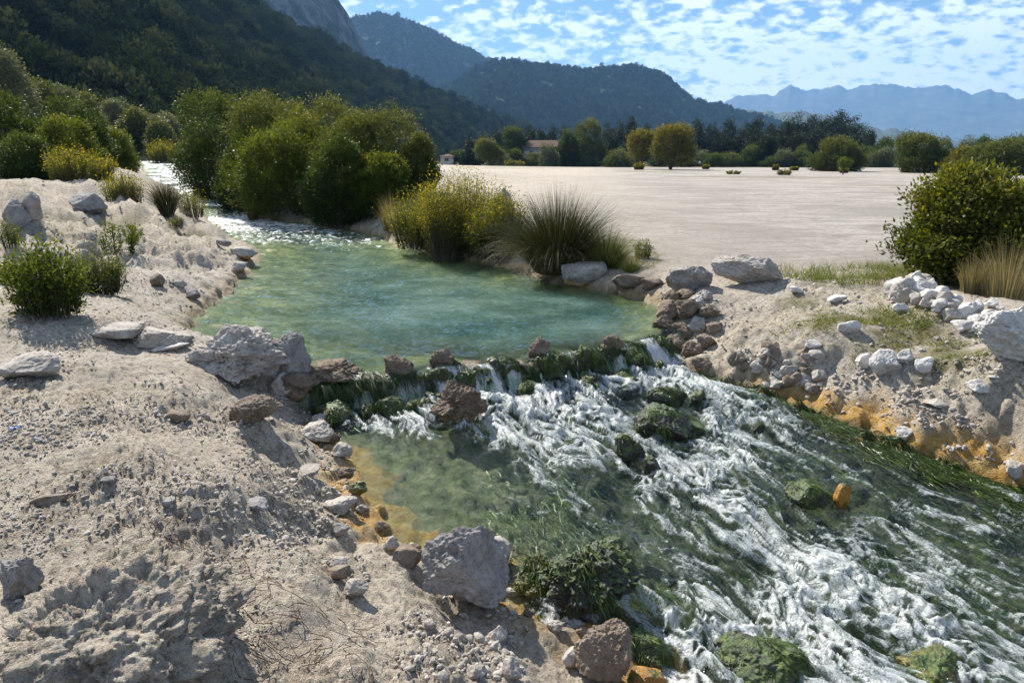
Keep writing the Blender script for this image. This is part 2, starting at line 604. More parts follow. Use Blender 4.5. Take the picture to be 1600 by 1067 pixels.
def ground_material():
    global M_GROUND
    b = NB('ground_travertine')
    p = b.pos()
    big = b.noise(p, 0.35, 4, 0.55)
    mid = b.noise(p, 2.4, 6, 0.62)
    fine = b.noise(p, 21, 6, 0.68)
    grit = b.noise(p, 95, 4, 0.7)
    col = b.ramp(mid, [(0.28, (0.29, 0.243, 0.186)), (0.48, (0.515, 0.445, 0.350)), (0.72, (0.64, 0.575, 0.475))])
    col = b.mix(b.ramp(big, [(0.42, 0.0), (0.62, 0.6)]), col, (0.565, 0.512, 0.44))
    col = b.mix(b.ramp(fine, [(0.36, 0.75), (0.52, 0.0)]), col, (0.185, 0.148, 0.117))  # small shadows among clods, here and in the grit, painted dark
    col = b.mix(b.ramp(fine, [(0.56, 0.0), (0.70, 0.6)]), col, (0.68, 0.62, 0.555))
    col = b.mix(b.ramp(grit, [(0.33, 0.6), (0.47, 0.0)]), col, (0.13, 0.10, 0.078))
    # trampled field: long pale streaks
    fs = b.noise(b.mapping(p, (0.5, 1.15, 1), rot=(0, 0, 0.3)), 1.1, 7, 0.68, 0.6)
    ff = b.noise(b.mapping(p, (0.8, 2.2, 1)), 9, 5, 0.7)
    fcol = b.ramp(fs, [(0.32, (0.275, 0.245, 0.21)), (0.5, (0.435, 0.40, 0.352)), (0.66, (0.53, 0.498, 0.445))])
    fcol = b.mix(b.ramp(ff, [(0.36, 0.75), (0.53, 0.0)]), fcol, (0.24, 0.195, 0.165))
    fp = b.noise(p, 0.16, 5, 0.6, 0.5)
    fcol = b.mix(b.ramp(fp, [(0.40, 0.65), (0.54, 0.0)]), fcol, (0.27, 0.243, 0.215))
    fk = b.noise(b.mapping(p, (0.9, 1.7, 1), rot=(0, 0, -0.5)), 3.3, 7, 0.72, 1.0)
    fcol = b.mix(b.ramp(fk, [(0.36, 0.8), (0.48, 0.0)]), fcol, (0.22, 0.19, 0.165))
    col = b.mix(b.attr('field'), col, fcol)
    gr = b.mix(b.noise(p, 5, 4), (0.10, 0.10, 0.035), (0.22, 0.19, 0.085))
    gm = b.math('MULTIPLY', b.attr('turf'), b.ramp(b.noise(p, 3.2, 6, 0.7), [(0.34, 0.0), (0.52, 1.0)]))
    col = b.mix(gm, col, gr)
    # wetness, iron stain, algae along the water
    wet = b.attr('wet')
    col = b.mix(b.math('MULTIPLY', wet, 0.62), col, (0.10, 0.082, 0.06))
    stn = b.math('MULTIPLY', b.attr('stain'), b.ramp(b.noise(p, 7, 6, 0.65), [(0.30, 0.40), (0.55, 1.0)]))
    scol = b.ramp(b.noise(p, 12, 5, 0.6), [(0.3, (0.33, 0.155, 0.03)), (0.5, (0.52, 0.31, 0.085)), (0.7, (0.60, 0.45, 0.24))])
    col = b.mix(stn, col, scol)
    alg = b.math('MULTIPLY', b.attr('algae'), b.ramp(b.noise(p, 9, 6, 0.7), [(0.28, 0.25), (0.55, 1.0)]))
    st = b.attr('st', True)
    strk = b.noise(b.mapping(st, (2.2, 15, 1)), 1.0, 6, 0.68, 0.6)
    acol = b.ramp(strk, [(0.36, (0.004, 0.008, 0.004)), (0.48, (0.018, 0.036, 0.008)), (0.60, (0.065, 0.10, 0.018)), (0.72, (0.20, 0.21, 0.07))])
    shelf = b.ramp(b.noise(p, 5.5, 6, 0.7), [(0.32, (0.03, 0.06, 0.012)), (0.46, (0.13, 0.155, 0.05)), (0.62, (0.33, 0.32, 0.17))])
    acol = b.mix(b.attr('shelf'), acol, shelf)
    acol = b.mix(1.0, acol, (0.95, 0.95, 0.95), 'MULTIPLY')
    col = b.mix(alg, col, acol)
    bed = b.attr('bed')
    bcol = b.ramp(b.noise(p, 1.7, 5, 0.6), [(0.32, (0.055, 0.08, 0.028)), (0.48, (0.19, 0.19, 0.07)), (0.64, (0.36, 0.32, 0.14))])
    col = b.mix(bed, col, bcol)
    h = b.math('ADD', b.math('MULTIPLY', fine, 1.0), b.math('MULTIPLY', grit, 0.45))
    nrm = b.bump(h, 1.0, 0.05)
    ro = b.math('SUBTRACT', 0.93, b.math('MULTIPLY', wet, 0.5))
    M_GROUND = b.done(b.principled(col, ro, 0.25, nrm))
    return M_GROUND


def build_ground():
    az = np.concatenate([np.linspace(-180, -54, 26)[:-1], np.linspace(-54, 54, 600), np.linspace(54, 180, 26)[1:]])
    rr = np.concatenate([np.geomspace(.25, 1.5, 22)[:-1], np.geomspace(1.5, 15, 400), np.geomspace(15, 100, 120)[1:], np.geomspace(100, 11000, 40)[1:]])
    x, y = polar(np.radians(az), rr)
    sh = x.shape
    xf, yf = x.ravel(), y.ravel()
    z, dc, dr, near_r, flat = terrain(xf, yf, True, True)
    r = np.hypot(xf, yf)
    v = np.stack([xf, yf, z], 1)
    f = grid_faces(*sh)
    dmin = np.minimum(dc, dr)
    wn = fbm2(xf, yf, 3.0, 3, 101)
    hgt = z - np.where(near_r, W_rapid(xf, yf), W_creek(xf, yf))
    wet = sstep(0.13, 0.02, hgt + 0.05 * wn) * sstep(.9, .45, dmin)
    s, t = flow_st(xf, yf)
    # orange iron crust: strong on the right bank of the rapids and on the near left bank
    zr = sstep(-.3, .8, t) * sstep(1.0, 2.2, s) + 0.25 * sstep(-.3, .8, t)
    zl = sstep(-.3, -.8, t) * sstep(.2, 1.0, s)
    zone = np.where(near_r, np.maximum(zr, zl), 0.35)
    width = np.where(near_r, 0.15 + 0.20 * zr + 0.18 * zl, 0.20)
    stain = zone * sstep(1.0, 0.25, (dmin + 0.10 * wn) / width) * (dmin > -.25)
    algae = np.where(near_r, sstep(0.07 - .16 * zl, -0.05 - .30 * zl, dr + (0.05 + .10 * zl) * wn), 0.0)
    dw = seg_dist(xf, yf, WEIR)
    algae = np.maximum(algae, sstep(.42, .12, dw) * (dmin < .05))
    bed = np.where(near_r, 0.0, sstep(0.03, -0.2, dc))
    bed = bed * (1 - algae)
    field = flat * sstep(0.15, 0.6, dmin)
    # thin turf: creeping plants on the right bank, faint green patches on the field
    TURF = [(1300, 500, .55, 1.0), (1400, 520, .8, 1.0), (1480, 560, .5, .8), (1250, 475, .5, .7), (1330, 440, .9, .9), (1420, 420, 1.2, .8), (980, 405, .9, .9), (960, 380, 1.0, .7), (200, 345, 1.1, .7), (300, 362, .7, .8), (110, 345, 1.0, .7), (1060, 268, 6, .9), (1150, 276, 6, .6), (1240, 278, 5, .6), (1420, 290, 3, .8), (1480, 268, 10, .8), (800, 262, 8, .7), (880, 262, 10, .6), (40, 425, .7, .6), (20, 470, .5, .5)]
    turf = np.zeros(len(xf))
    for px, py, rad, st_ in TURF:
        c = on_surface(px, py, lambda a, b: terrain(a, b, False), 300, 600)
        ex = 1.0 if c[1] < 25 else 2.2
        d = np.hypot((xf - c[0]) / ex, (yf - c[1]) * (1.0 if c[1] < 25 else 1.4))
        turf = np.maximum(turf, st_ * sstep(rad, rad * 0.25, d + 0.3 * rad * fbm2(xf, yf, 1.6 / max(rad, .6), 3, 111)))
    turf = turf * (dmin > .05)
    turf = np.maximum(turf, sstep(150, 185, yf + 6 * n2(xf * .1, yf * .1, 5)) * (xf > -12) * 0.9)
    turf = np.maximum(turf, sstep(-14, -26, xf) * 0.8 * sstep(15, 25, yf))
    turf = np.maximum(turf, (r > 190) * 1.0)
    field = field * (1 - turf * (r > 190))
    shelf = sstep(-.55, -1.25, t + .35 * wn) * sstep(.3, .9, s) * sstep(3.6, 2.6, s) * .85
    me = mesh_np('ground', v, f, dict(shelf=shelf, wet=wet, stain=stain, algae=algae, bed=bed, field=field, turf=turf, st=np.stack([s, t, np.zeros_like(s)], 1)), True, ground_material())
    link('ground', me, kind='structure', label='pale crusted travertine ground with iron-stained stream banks and bare field', cat='ground')


build_ground()

# ------------------------------------------------------------------ water
FOAM = [(720, 600, .75), (650, 655, .78), (600, 650, .5), (690, 640, .7), (780, 640, 1.), (840, 610, 1.), (900, 600, 1.), (960, 590, 1.), (1050, 570, 1.), (1020, 560, .9), (1100, 600, .95), (850, 690, .8), (930, 660, .8), (860, 740, .45), (620, 730, .04), (560, 700, .06), (700, 780, .03), (750, 850, 0.), (640, 830, 0.), (780, 740, .18),
        (900, 850, .12), (960, 770, .42), (1000, 640, .4), (1060, 690, .6), (1150, 650, .75), (1130, 720, .95), (1120, 770, .85), (1190, 640, .75), (1250, 640, .25), (1260, 720, .3), (1200, 690, .55), (1330, 690, .25), (1400, 720, .2), (1400, 780, .35), (1500, 770, .15), (1590, 790, .3), (1300, 790, .3), (1200, 760, .3), (1240, 830, .45), (1180, 850, .8), (1150, 810, .8), (1050, 800, .5), (1000, 830, .25),
        (1010, 890, .2), (1000, 960, 1.), (960, 985, .8), (1060, 950, .95), (1100, 960, .85), (1130, 900, .35), (1200, 900, .6), (1270, 900, 1.), (1290, 930, 1.), (1340, 950, .95), (1420, 960, .85), (1500, 1000, .8), (1590, 1050, .7), (1400, 1040, .65), (1300, 1010, .8), (1220, 1000, .85), (1100, 1040, .9), (1180, 1060, .75), (1350, 860, .4), (1450, 880, .5), (1550, 900, .45), (1590, 840, .5), (1500, 830, .3), (1400, 830, .45), (1550, 960, .5), (1700, 1000, .6), (1900, 1100, .6)]
_fp = np.array([on_surface(a, b, W_rapid) for a, b, _ in FOAM])
_fq = np.stack([np.arctan2(_fp[:, 0], _fp[:, 1] + .3), np.log(np.hypot(_fp[:, 0], _fp[:, 1]) + .3)], 1)
_fv = [c for _, _, c in FOAM]


def rapid_surface(x, y):
    """height and foam of the broken water"""
    s, t = flow_st(x, y)
    W = W_rapid(x, y)
    dens = idw(x, y, _fq, _fv, 2.0, 0.0008)
    dens = dens + .19 * sstep(.10, .3, dens)
    w1 = n2(s * 1.1, t * 2.0, 201)
    w2 = n2(s * 1.1, t * 2.0, 202)
    sw, tw = s + 0.34 * w1, t + 0.17 * w2
    w3, w4 = n2(s * 4.5, t * 7, 203), n2(s * 4.5, t * 7, 204)
    sx, tx = sw + 0.075 * w3, tw + 0.045 * w4
    rid = 1 - np.abs(n2(sx * 1.5, tx * 6.0, 211)) * 2.2
    rid2 = 1 - np.abs(n2(sx * 3.8, tx * 12.0, 212)) * 2.2
    rid3 = 1 - np.abs(n2(sx * 8, tx * 24, 213)) * 2.2
    bl = fbm2(sx * 0.8, tx * 1.6, 2.3, 4, 214)
    fine = fbm2(s * 1.0, t * 1.5, 26, 2, 218)
    lace = 0.42 * rid + 0.30 * rid2 + 0.20 * rid3 + 0.55 * bl + 0.16 * fine
    foam = sstep(0.95 - 1.35 * dens, 1.75 - 1.35 * dens, lace)
    soft = foam
    cell = np.maximum(1 - np.abs(n2(sx * 5.0, tx * 9.0, 241)) * 3.4, 1 - np.abs(n2(sx * 10.0, tx * 18.0, 242)) * 3.4)
    foam = foam * (.28 + .72 * sstep(.0, .75, cell + .35 * (dens - .5)))
    fil = sstep(.42, .95, 1 - np.abs(n2(sx * 2.6, tx * 9.0, 231)) * 5.0) + .7 * sstep(.5, .95, 1 - np.abs(n2(sx * 6.5, tx * 17.0, 232)) * 4.5)
    fil = fil * sstep(-.25, .35, n2(s * 1.4, t * 2.4, 233)) * sstep(.06, .5, dens)
    foam = np.clip(np.maximum(foam, .62 * fil), 0, 1)
    thick = sstep(1.55 - 1.35 * dens, 2.35 - 1.35 * dens, lace) * sstep(-.1, .7, cell)
    turb = 0.25 + 0.95 * dens
    wav = 0.055 * n2(sw * 1.9, tw * 2.6, 221) + 0.036 * (rid * 0.5) * dens + 0.022 * rid2 * (0.25 + dens) + 0.006 * rid3 * (0.2 + dens) + 0.022 * np.abs(n2(sx * 5, tx * 8, 224)) * dens + 0.003 * n2(s * 26, t * 38, 225)
    calm = sstep(-.9, -1.7, t) * sstep(.5, .05, dens)
    h = W + turb * wav * (1 - 0.75 * calm) + 0.022 * soft * dens + 0.006 * thick
    return h, foam, thick, dens, s, t


def rapids_material():
    b = NB('rapids_water')
    p = b.pos()
    st = b.attr('st', True)
    foam = b.attr('foam')
    thick = b.attr('thick')
    b1 = b.noise(b.mapping(st, (10, 28, 20)), 1.0, 5, 0.62, 1.2)
    cells = b.voro(p, 85)
    cells2 = b.voro(p, 190)
    am = b.math('ADD', 0.12, b.math('MULTIPLY', foam, 1.0), clamp=True)
    nn = b.math('ADD', b.math('MULTIPLY', b.math('SUBTRACT', b1, 0.52), 1.7), b.math('MULTIPLY', b.math('SUBTRACT', 0.42, cells), 0.6))
    f = b.math('ADD', foam, b.math('MULTIPLY', nn, am))
    f = b.ramp(f, [(0.26, 0.0), (0.58, 0.34), (1.0, 0.86)])
    f = b.math('MAXIMUM', f, b.math('MULTIPLY', thick, 0.95))
    f = b.math('MULTIPLY', f, b.ramp(b.noise(b.mapping(st, (9, 22, 20)), 1.0, 4, 0.6, 1.5), [(0.33, 0.35), (0.50, 1.0)]))
    wn = b.noise(b.mapping(st, (9, 16, 9)), 1.0, 6, 0.62, 0.8)
    wn2 = b.noise(p, 60, 3, 0.6, 0.5)
    h = b.math('ADD', wn, b.math('MULTIPLY', wn2, 0.30))
    nrm = b.bump(h, 0.8, 0.035)
    fr = b.n('ShaderNodeFresnel')
    bkf = b.n('ShaderNodeNewGeometry').outputs['Backfacing']
    b.set(fr.inputs['IOR'], b.math('SUBTRACT', 1.33, b.math('MULTIPLY', bkf, 1.33 - 1 / 1.33)))     # same reflectance from below: the surface does not refract
    gl = b.n('ShaderNodeBsdfGlossy')
    gl.inputs['Roughness'].default_value = 0.04
    b.set(gl.inputs['Normal'], nrm)
    tr = b.n('ShaderNodeBsdfTransparent')
    tr.inputs['Color'].default_value = (0.85, 0.93, 0.86, 1)
    df = b.n('ShaderNodeBsdfDiffuse')
    df.inputs['Color'].default_value = (0.05, 0.085, 0.06, 1)
    b.set(df.inputs['Normal'], nrm)
    body = b.mixs(b.math('ADD', 0.04, b.math('MULTIPLY', foam, 0.22)), tr.outputs[0], df.outputs[0])
    body = b.mixs(b.math('MULTIPLY', fr.outputs[0], 1.0), body, gl.outputs[0])
    fh = b.math('ADD', b.math('MULTIPLY', b.math('SUBTRACT', 0.6, cells), 0.8), b.math('ADD', b.math('MULTIPLY', b1, 1.2), b.math('MULTIPLY', b.math('SUBTRACT', 0.6, cells2), 0.35)))
    fn = b.bump(fh, 0.32, 0.018)
    fcol = b.mix(thick, (0.70, 0.76, 0.78), (0.93, 0.94, 0.95))
    fo = b.principled(fcol, 0.22, 0.5, fn)
    tl = b.n('ShaderNodeBsdfTranslucent')
    tl.inputs['Color'].default_value = (0.82, 0.88, 0.90, 1)
    b.set(tl.inputs['Normal'], fn)
    fo = b.mixs(0.42, fo, tl.outputs[0])
    return b.done(b.mixs(f, body, fo))


def build_rapids():
    az = np.radians(np.linspace(-24, 62, 760))
    rr = np.geomspace(1.1, 9.8, 560)
    x, y = polar(az, rr)
    sh = x.shape
    xf, yf = x.ravel(), y.ravel()
    d = sdist(xf, yf, RAPID)
    keep = (d < 0.16)
    idx = np.nonzero(keep)[0]
    h = np.zeros(len(xf))
    fo = np.zeros(len(xf))
    th = np.zeros(len(xf))
    s = np.zeros(len(xf))
    t = np.zeros(len(xf))
    h[idx], fo[idx], th[idx], _, s[idx], t[idx] = rapid_surface(xf[idx], yf[idx])
    dw = seg_dist(xf[idx], yf[idx], WEIR)
    edge = sstep(0.10, -0.25, d[idx])
    W = W_rapid(xf[idx], yf[idx])
    h[idx] = W + (h[idx] - W) * np.maximum(edge, sstep(.5, .2, dw)) - 0.02 * sstep(0, .16, d[idx])
    v = np.stack([xf, yf, h], 1)
    f = grid_faces(*sh, keep)
    v, f, at = compact(v, f, dict(foam=fo, thick=th, st=np.stack([s, t, np.zeros_like(s)], 1)))
    me = mesh_np('rapids_water', v, f, at, True, rapids_material())
    link('rapids_water', me, kind='structure', label='white foaming rapids rushing down over green stones', cat='water')


def pool_material():
    b = NB('pool_water')
    p = b.pos()
    dp = b.attr('depth')
    foam = b.attr('foam')
    fl = b.attr('rough')
    q = b.mapping(p, (1.0, 1.35, 1.0), rot=(0, 0, -0.3))
    w1 = b.noise(q, 2.6, 4, 0.5, 0.6)
    w2 = b.noise(q, 8.5, 6, 0.66, 0.5)
    h = b.math('ADD', b.math('MULTIPLY', w1, 1.3), b.math('MULTIPLY', w2, 0.8))
    bp = b.n('ShaderNodeBump')
    bp.inputs['Distance'].default_value = 0.10
    b.set(bp.inputs['Strength'], b.math('ADD', 0.55, b.math('MULTIPLY', fl, 0.45), clamp=True))
    b.set(bp.inputs['Height'], h)
    nrm = bp.outputs[0]
    fr = b.n('ShaderNodeFresnel')
    bkf = b.n('ShaderNodeNewGeometry').outputs['Backfacing']
    b.set(fr.inputs['IOR'], b.math('SUBTRACT', 1.33, b.math('MULTIPLY', bkf, 1.33 - 1 / 1.33)))     # same reflectance from below: the surface does not refract
    b.set(fr.inputs['Normal'], nrm)
    gl = b.n('ShaderNodeBsdfGlossy')
    gl.inputs['Roughness'].default_value = 0.03
    b.set(gl.inputs['Normal'], nrm)
    tr = b.n('ShaderNodeBsdfTransparent')
    tr.inputs['Color'].default_value = (0.82, 0.94, 0.83, 1)
    df = b.n('ShaderNodeBsdfDiffuse')
    mud = b.noise(b.mapping(p, (1.0, 1.5, 1)), 0.9, 4, 0.55, 0.4)
    b.set(df.inputs['Color'], b.ramp(mud, [(0.34, (0.030, 0.078, 0.062)), (0.5, (0.070, 0.140, 0.115)), (0.66, (0.14, 0.225, 0.19))]))
    milky = b.math('MULTIPLY', dp, 0.66)
    body = b.mixs(milky, tr.outputs[0], df.outputs[0])
    body = b.mixs(b.math('MULTIPLY', fr.outputs[0], 0.9), body, gl.outputs[0])
    fn = b.noise(b.mapping(p, (1.0, 1.0, 1)), 6.5, 6, 0.72, 0.8)
    f = b.math('ADD', foam, b.math('MULTIPLY', b.math('SUBTRACT', fn, 0.5), 2.2))
    f = b.ramp(f, [(0.52, 0.0), (0.78, 0.95)])
    fo = b.principled((0.84, 0.86, 0.87), 0.45, 0.4, b.bump(fn, 0.8, 0.05))
    return b.done(b.mixs(f, body, fo))


def build_pool():
    az = np.radians(np.linspace(-42, 22, 640))
    rr = np.concatenate([np.geomspace(5.3, 24, 420), np.linspace(24, 26.5, 60)[1:], np.geomspace(26.5, 85, 120)[1:]])
    x, y = polar(az, rr)
    sh = x.shape
    xf, yf = x.ravel(), y.ravel()
    d = sdist(xf, yf, CREEK)
    keep = d < 0.25 + 0.5 * sstep(12, 40, np.hypot(xf, yf))
    idx = np.nonzero(keep)[0]
    X, Y = xf[idx], yf[idx]
    rad = np.hypot(X, Y)
    W = W_creek(X, Y)
    rough = sstep(13.5, 18.5, rad + 1.2 * n2(X * .4, Y * .4, 301))
    wx, wy = X + .25 * n2(X * .9, Y * .9, 321), Y + .25 * n2(X * .9, Y * .9, 322)
    hw = 0.006 * fbm2(X * 1.0, Y * 1.4, 1.7, 3, 303) - 0.030 * np.abs(n2(wx * 2.2, wy * 3.4, 323)) - 0.024 * np.abs(n2(wx * 5.0 + wy, wy * 7.5, 324)) - .012 * np.abs(n2(wx * 11, wy * 15, 325)) + rough * (0.045 * fbm2(X, Y, 1.5, 3, 305) + 0.02 * np.abs(n2(X * 6, Y * 6, 307)))
    casc = np.exp(-((rad - 25.0) / .5) ** 2)
    foam = 0.05 + 0.42 * sstep(14.5, 18, rad + 1.5 * n2(X * .5, Y * .5, 309)) + 0.22 * sstep(19, 23, rad) + 0.35 * np.exp(-((rad - 24.3) / .8) ** 2) - 0.75 * np.exp(-((rad - 25.9) / .45) ** 2) - 0.35 * casc - 0.08 * sstep(27, 29, rad) + .35 * fbm2(X, Y, .9, 3, 331) * sstep(26, 29, rad)
    # pulled down and broken where it slides over the weir
    dw = seg_dist(X, Y, WEIR)
    inside = d[idx] < 0
    z = W + hw * (0.4 + 0.6 * sstep(0.05, .6, dw))
    z = z - np.where(inside, 0.0, np.minimum(0.9 * np.clip(d[idx] - 0.02, 0, 1), .3) * (dw < .35))
    bedz = terrain(X, Y, False)
    depth = sstep(0.02, 0.44, W - bedz) * (0.35 + 0.65 * sstep(0, .35, dw))
    h = np.zeros(len(xf))
    A = {k: np.zeros(len(xf)) for k in ('depth', 'foam', 'rough')}
    depth = depth * np.where(inside, 1.0, 0.0)
    h[idx] = z
    A['depth'][idx] = depth
    A['foam'][idx] = foam * (sstep(0.0, -0.3, d[idx]) * .6 + .4)
    A['rough'][idx] = rough
    v = np.stack([xf, yf, h], 1)
    f = grid_faces(*sh, keep)
    v, f, A = compact(v, f, A)
    me = mesh_np('stream_water', v, f, A, True, pool_material())
    link('stream_water', me, kind='structure', label='milky turquoise pool fed by a glittering stream', cat='water')


build_rapids()
build_pool()

# ------------------------------------------------------------------ hills
def hill_material(name, dark, light, scale, rock=None, rock_amt=0.0):
    b = NB(name)
    p = b.pos()
    n = b.noise(p, scale, 6, 0.65)
    v = b.voro(p, scale * 3.2)
    col = b.mix(b.ramp(n, [(0.3, 0.0), (0.7, 1.0)]), dark, light)
    col = b.mix(b.ramp(v, [(0.1, 0.5), (0.6, 0.0)]), col, tuple(c * 1.8 for c in light))
    if rock:
        rn = b.noise(b.mapping(p, (1, 1, .35)), scale * .55, 7, 0.7, 0.6)
        a = b.math('MULTIPLY', b.attr('crag'), b.ramp(rn, [(0.42, 0.0), (0.56, 1.0)]))
        rc = b.ramp(b.noise(b.mapping(p, (1, 1, .25)), scale * 2, 6, .7), [(0.35, tuple(c * .55 for c in rock)), (0.65, rock)])
        col = b.mix(a, col, rc)
    nrm = b.bump(b.math('SUBTRACT', n, b.math('MULTIPLY', v, 0.5)), min(1.0, scale * 25), min(1.2 / scale * 0.4, 12))
    return b.done(b.principled(col, 0.95, 0.1, nrm))


def hill(name, label, ridge, rdist, bdist, mat, prof=1.35, amp=0.06, nf=6.0, seed=0, nc=220, nr=70, cragfun=None, back=0.35):
    """a real ridge: skyline heights at their own distance, slopes falling to the plain in front and behind"""
    rx = np.array([p[0] for p in ridge], float)
    az = []
    el = []
    xs = np.linspace(rx[0], rx[-1], nc)
    ys = np.interp(xs, rx, [p[1] for p in ridge])
    for a, c in zip(xs, ys):
        d = ray(a, c)
        az.append(math.atan2(d[0], d[1]))
        el.append(d[2] / math.hypot(d[0], d[1]))
    az, el = np.array(az), np.array(el)
    Rr = np.interp(xs, *rdist)
    Rb = np.interp(xs, *bdist)
    el = el + (0.0022 * n2(xs / 14.0, xs * 0, seed + 5) + 0.0012 * n2(xs / 5.0, xs * 0, seed + 6)) * (1 if nf else 0)
    Zr = np.maximum(CAM_Z + Rr * el, -2)
    u = np.concatenate([np.linspace(0, 1, nr), 1 + np.linspace(0, 1, 14)[1:]])
    U, A = np.meshgrid(u, az, indexing='ij')
    front = np.clip(U, 0, 1)
    bk = np.clip(U - 1, 0, 1)
    Rg = Rb + (Rr - Rb) * front + (Rr - Rb) * 1.2 * bk
    x, y = Rg * np.sin(A), Rg * np.cos(A)
    wid = (Rr - Rb).mean()
    nz = fbm2(x, y, nf / wid, 5, seed)
    kk = max(3, nc // 7) | 1
    pad = np.pad(Zr, kk // 2, 'edge')
    Zs = np.convolve(pad, np.ones(kk) / kk, 'valid')
    Z = Zs * front ** prof + (Zr - Zs) * front ** 7
    Z = Z + Zr.max() * amp * nz * np.clip(np.sin(np.pi * np.clip(front, 0, 1)), 0, 1)
    lim = CAM_Z + (Zr - CAM_Z) / Rr * Rg
    Z = np.where(U < 1, np.minimum(Z, lim * 0.985 + Z * 0.015), Z)
    Z = np.where(bk > 0, Zr * (1 - bk) ** 1.2, Z) - 0.6 * (1 - front)
    crag = np.zeros_like(Z) if cragfun is None else cragfun(A, front, nz, xs)
    v = np.stack([x.ravel(), y.ravel(), Z.ravel()], 1)
    me = mesh_np(name, v, grid_faces(*Z.shape), dict(crag=crag.ravel()), True, mat)
    o = link(name, me, kind='structure', label=label, cat='hill')
    return o, (x, y, Z, front, az, Rb, Rr, xs)


wood = (0.012, 0.022, 0.014)
wood2 = (0.028, 0.042, 0.022)
_, H_LEFT = hill('wooded_hill', 'dark wooded hillside rising steeply on the left',
     [(-900, -560), (-500, -400), (0, -200), (200, -98), (370, 0), (450, 45), (520, 78), (600, 113), (700, 155), (760, 178), (800, 193), (840, 214), (880, 248)],
     ([-900, -500, 370, 700, 880], [430, 450, 560, 820, 950]), ([-900, -500, 200, 500, 700, 880], [90, 100, 125, 240, 480, 900]),
     hill_material('hill_scrub', wood, wood2, 0.09), 1.12, 0.035, 5, 400, 260, 110)
_, H_CLIFF = hill('cliff_mountain', 'steep mountain shoulder with bare grey cliffs',
     [(200, -170), (400, -80), (480, -34), (530, 2), (545, 25), (560, 55), (580, 90), (600, 114), (640, 137), (700, 168), (760, 192), (820, 225), (850, 249)],
     ([200, 850], [1250, 1500]), ([200, 850], [700, 1100]),
     hill_material('cliff_scrub', wood, wood2, 0.05, (0.20, 0.205, 0.215), 1), 1.5, 0.05, 7, 430, 200, 80,
     lambda A, f, nz, xs: sstep(.50, .72, f + .18 * nz) * np.ones_like(A))
M_MOUNT = hill_material('mountain_scrub', (0.010, 0.018, 0.012), (0.038, 0.050, 0.024), 0.045, (0.13, 0.135, 0.14), 1)
_, H_PEAK = hill('wooded_peak', 'dark blue wooded peak rising behind the nearer rounded ridge',
     [(420, 90), (500, 48), (545, 30), (560, 23), (600, 20), (625, 27), (645, 32), (700, 62), (740, 78), (772, 96), (820, 112), (880, 135), (950, 170), (1010, 220), (1040, 249)],
     ([420, 1040], [2700, 2900]), ([420, 1040], [1500, 2200]), M_MOUNT, 1.25, 0.09, 8, 455, 220, 90,
     lambda A, f, nz, xs: np.exp(-((xs - 600) / 70) ** 2)[None, :] * sstep(.42, .65, f + .15 * nz))
_, H_MID = hill('wooded_ridge', 'rounded wooded ridge in front of the dark blue peak',
     [(600, 215), (640, 178), (690, 142), (740, 108), (772, 96), (790, 92), (805, 92), (840, 100), (870, 104), (920, 109), (950, 104), (985, 102), (1010, 106), (1040, 117), (1055, 130), (1066, 142), (1085, 157), (1120, 164), (1180, 178), (1240, 198), (1300, 248)],
     ([600, 780, 1060, 1300], [1900, 1950, 2150, 2500]), ([600, 780, 1300], [1300, 1050, 1800]), M_MOUNT, 1.25, 0.085, 8, 460, 260, 110,
     lambda A, f, nz, xs: np.exp(-((xs - 1060) / 55) ** 2)[None, :] * sstep(.42, .65, f + .15 * nz))
_, H_TAIL = hill('grassy_foothill', 'low grassy foothills tapering off towards the bay',
     [(950, 200), (1060, 172), (1100, 163), (1150, 170), (1200, 175), (1235, 177), (1262, 175), (1300, 182), (1340, 195), (1376, 203), (1402, 201), (1440, 209), (1476, 215), (1510, 226), (1545, 249)],
     ([950, 1545], [3900, 4600]), ([950, 1545], [2800, 3900]),
     hill_material('foothill_grass', (0.030, 0.040, 0.018), (0.115, 0.115, 0.055), 0.02, None), 1.2, 0.08, 7, 490, 220, 50)
_, H_FAR = hill('distant_mountains', 'pale blue mountain range on the far horizon',
     [(900, 190), (1050, 163), (1130, 158), (1150, 152), (1180, 149), (1213, 148), (1222, 139), (1236, 133), (1248, 137), (1262, 143), (1290, 137), (1302, 134), (1315, 135), (1325, 141), (1340, 135), (1370, 131), (1390, 131), (1420, 135), (1440, 138), (1470, 133), (1480, 133), (1495, 139), (1518, 148), (1545, 139), (1562, 145), (1580, 150), (1600, 156), (1700, 172), (1850, 150), (2100, 130), (2500, 175)],
     ([900, 2500], [10200, 10400]), ([900, 2500], [8200, 8200]),
     hill_material('distant_scrub', (0.05, 0.055, 0.04), (0.12, 0.115, 0.085), 0.0025, None), 1.3, 0.014, 5, 520, 420, 50)

# ------------------------------------------------------------------ hazy air
def build_haze():
    S, z0, z1 = 11500.0, -4.0, 1600.0
    v = [(x, y, z) for z in (z0, z1) for x, y in ((-S, -S), (S, -S), (S, S), (-S, S))]
    f = [(3, 2, 1, 0), (4, 5, 6, 7), (0, 1, 5, 4), (1, 2, 6, 5), (2, 3, 7, 6), (3, 0, 4, 7)]
    b = NB('haze')
    pv = b.n('ShaderNodeVolumePrincipled')
    pv.inputs['Color'].default_value = (0.26, 0.55, 1.0, 1)
    pv.inputs['Density'].default_value = 0.000105
    pv.inputs['Anisotropy'].default_value = 0.15
    b.nt.links.new(pv.outputs[0], b.out.inputs['Volume'])
    me = mesh_np('haze', v, f, None, False, b.m)
    link('haze', me, kind='stuff', label='thin blue haze in the air over the valley', cat='haze')


build_haze()

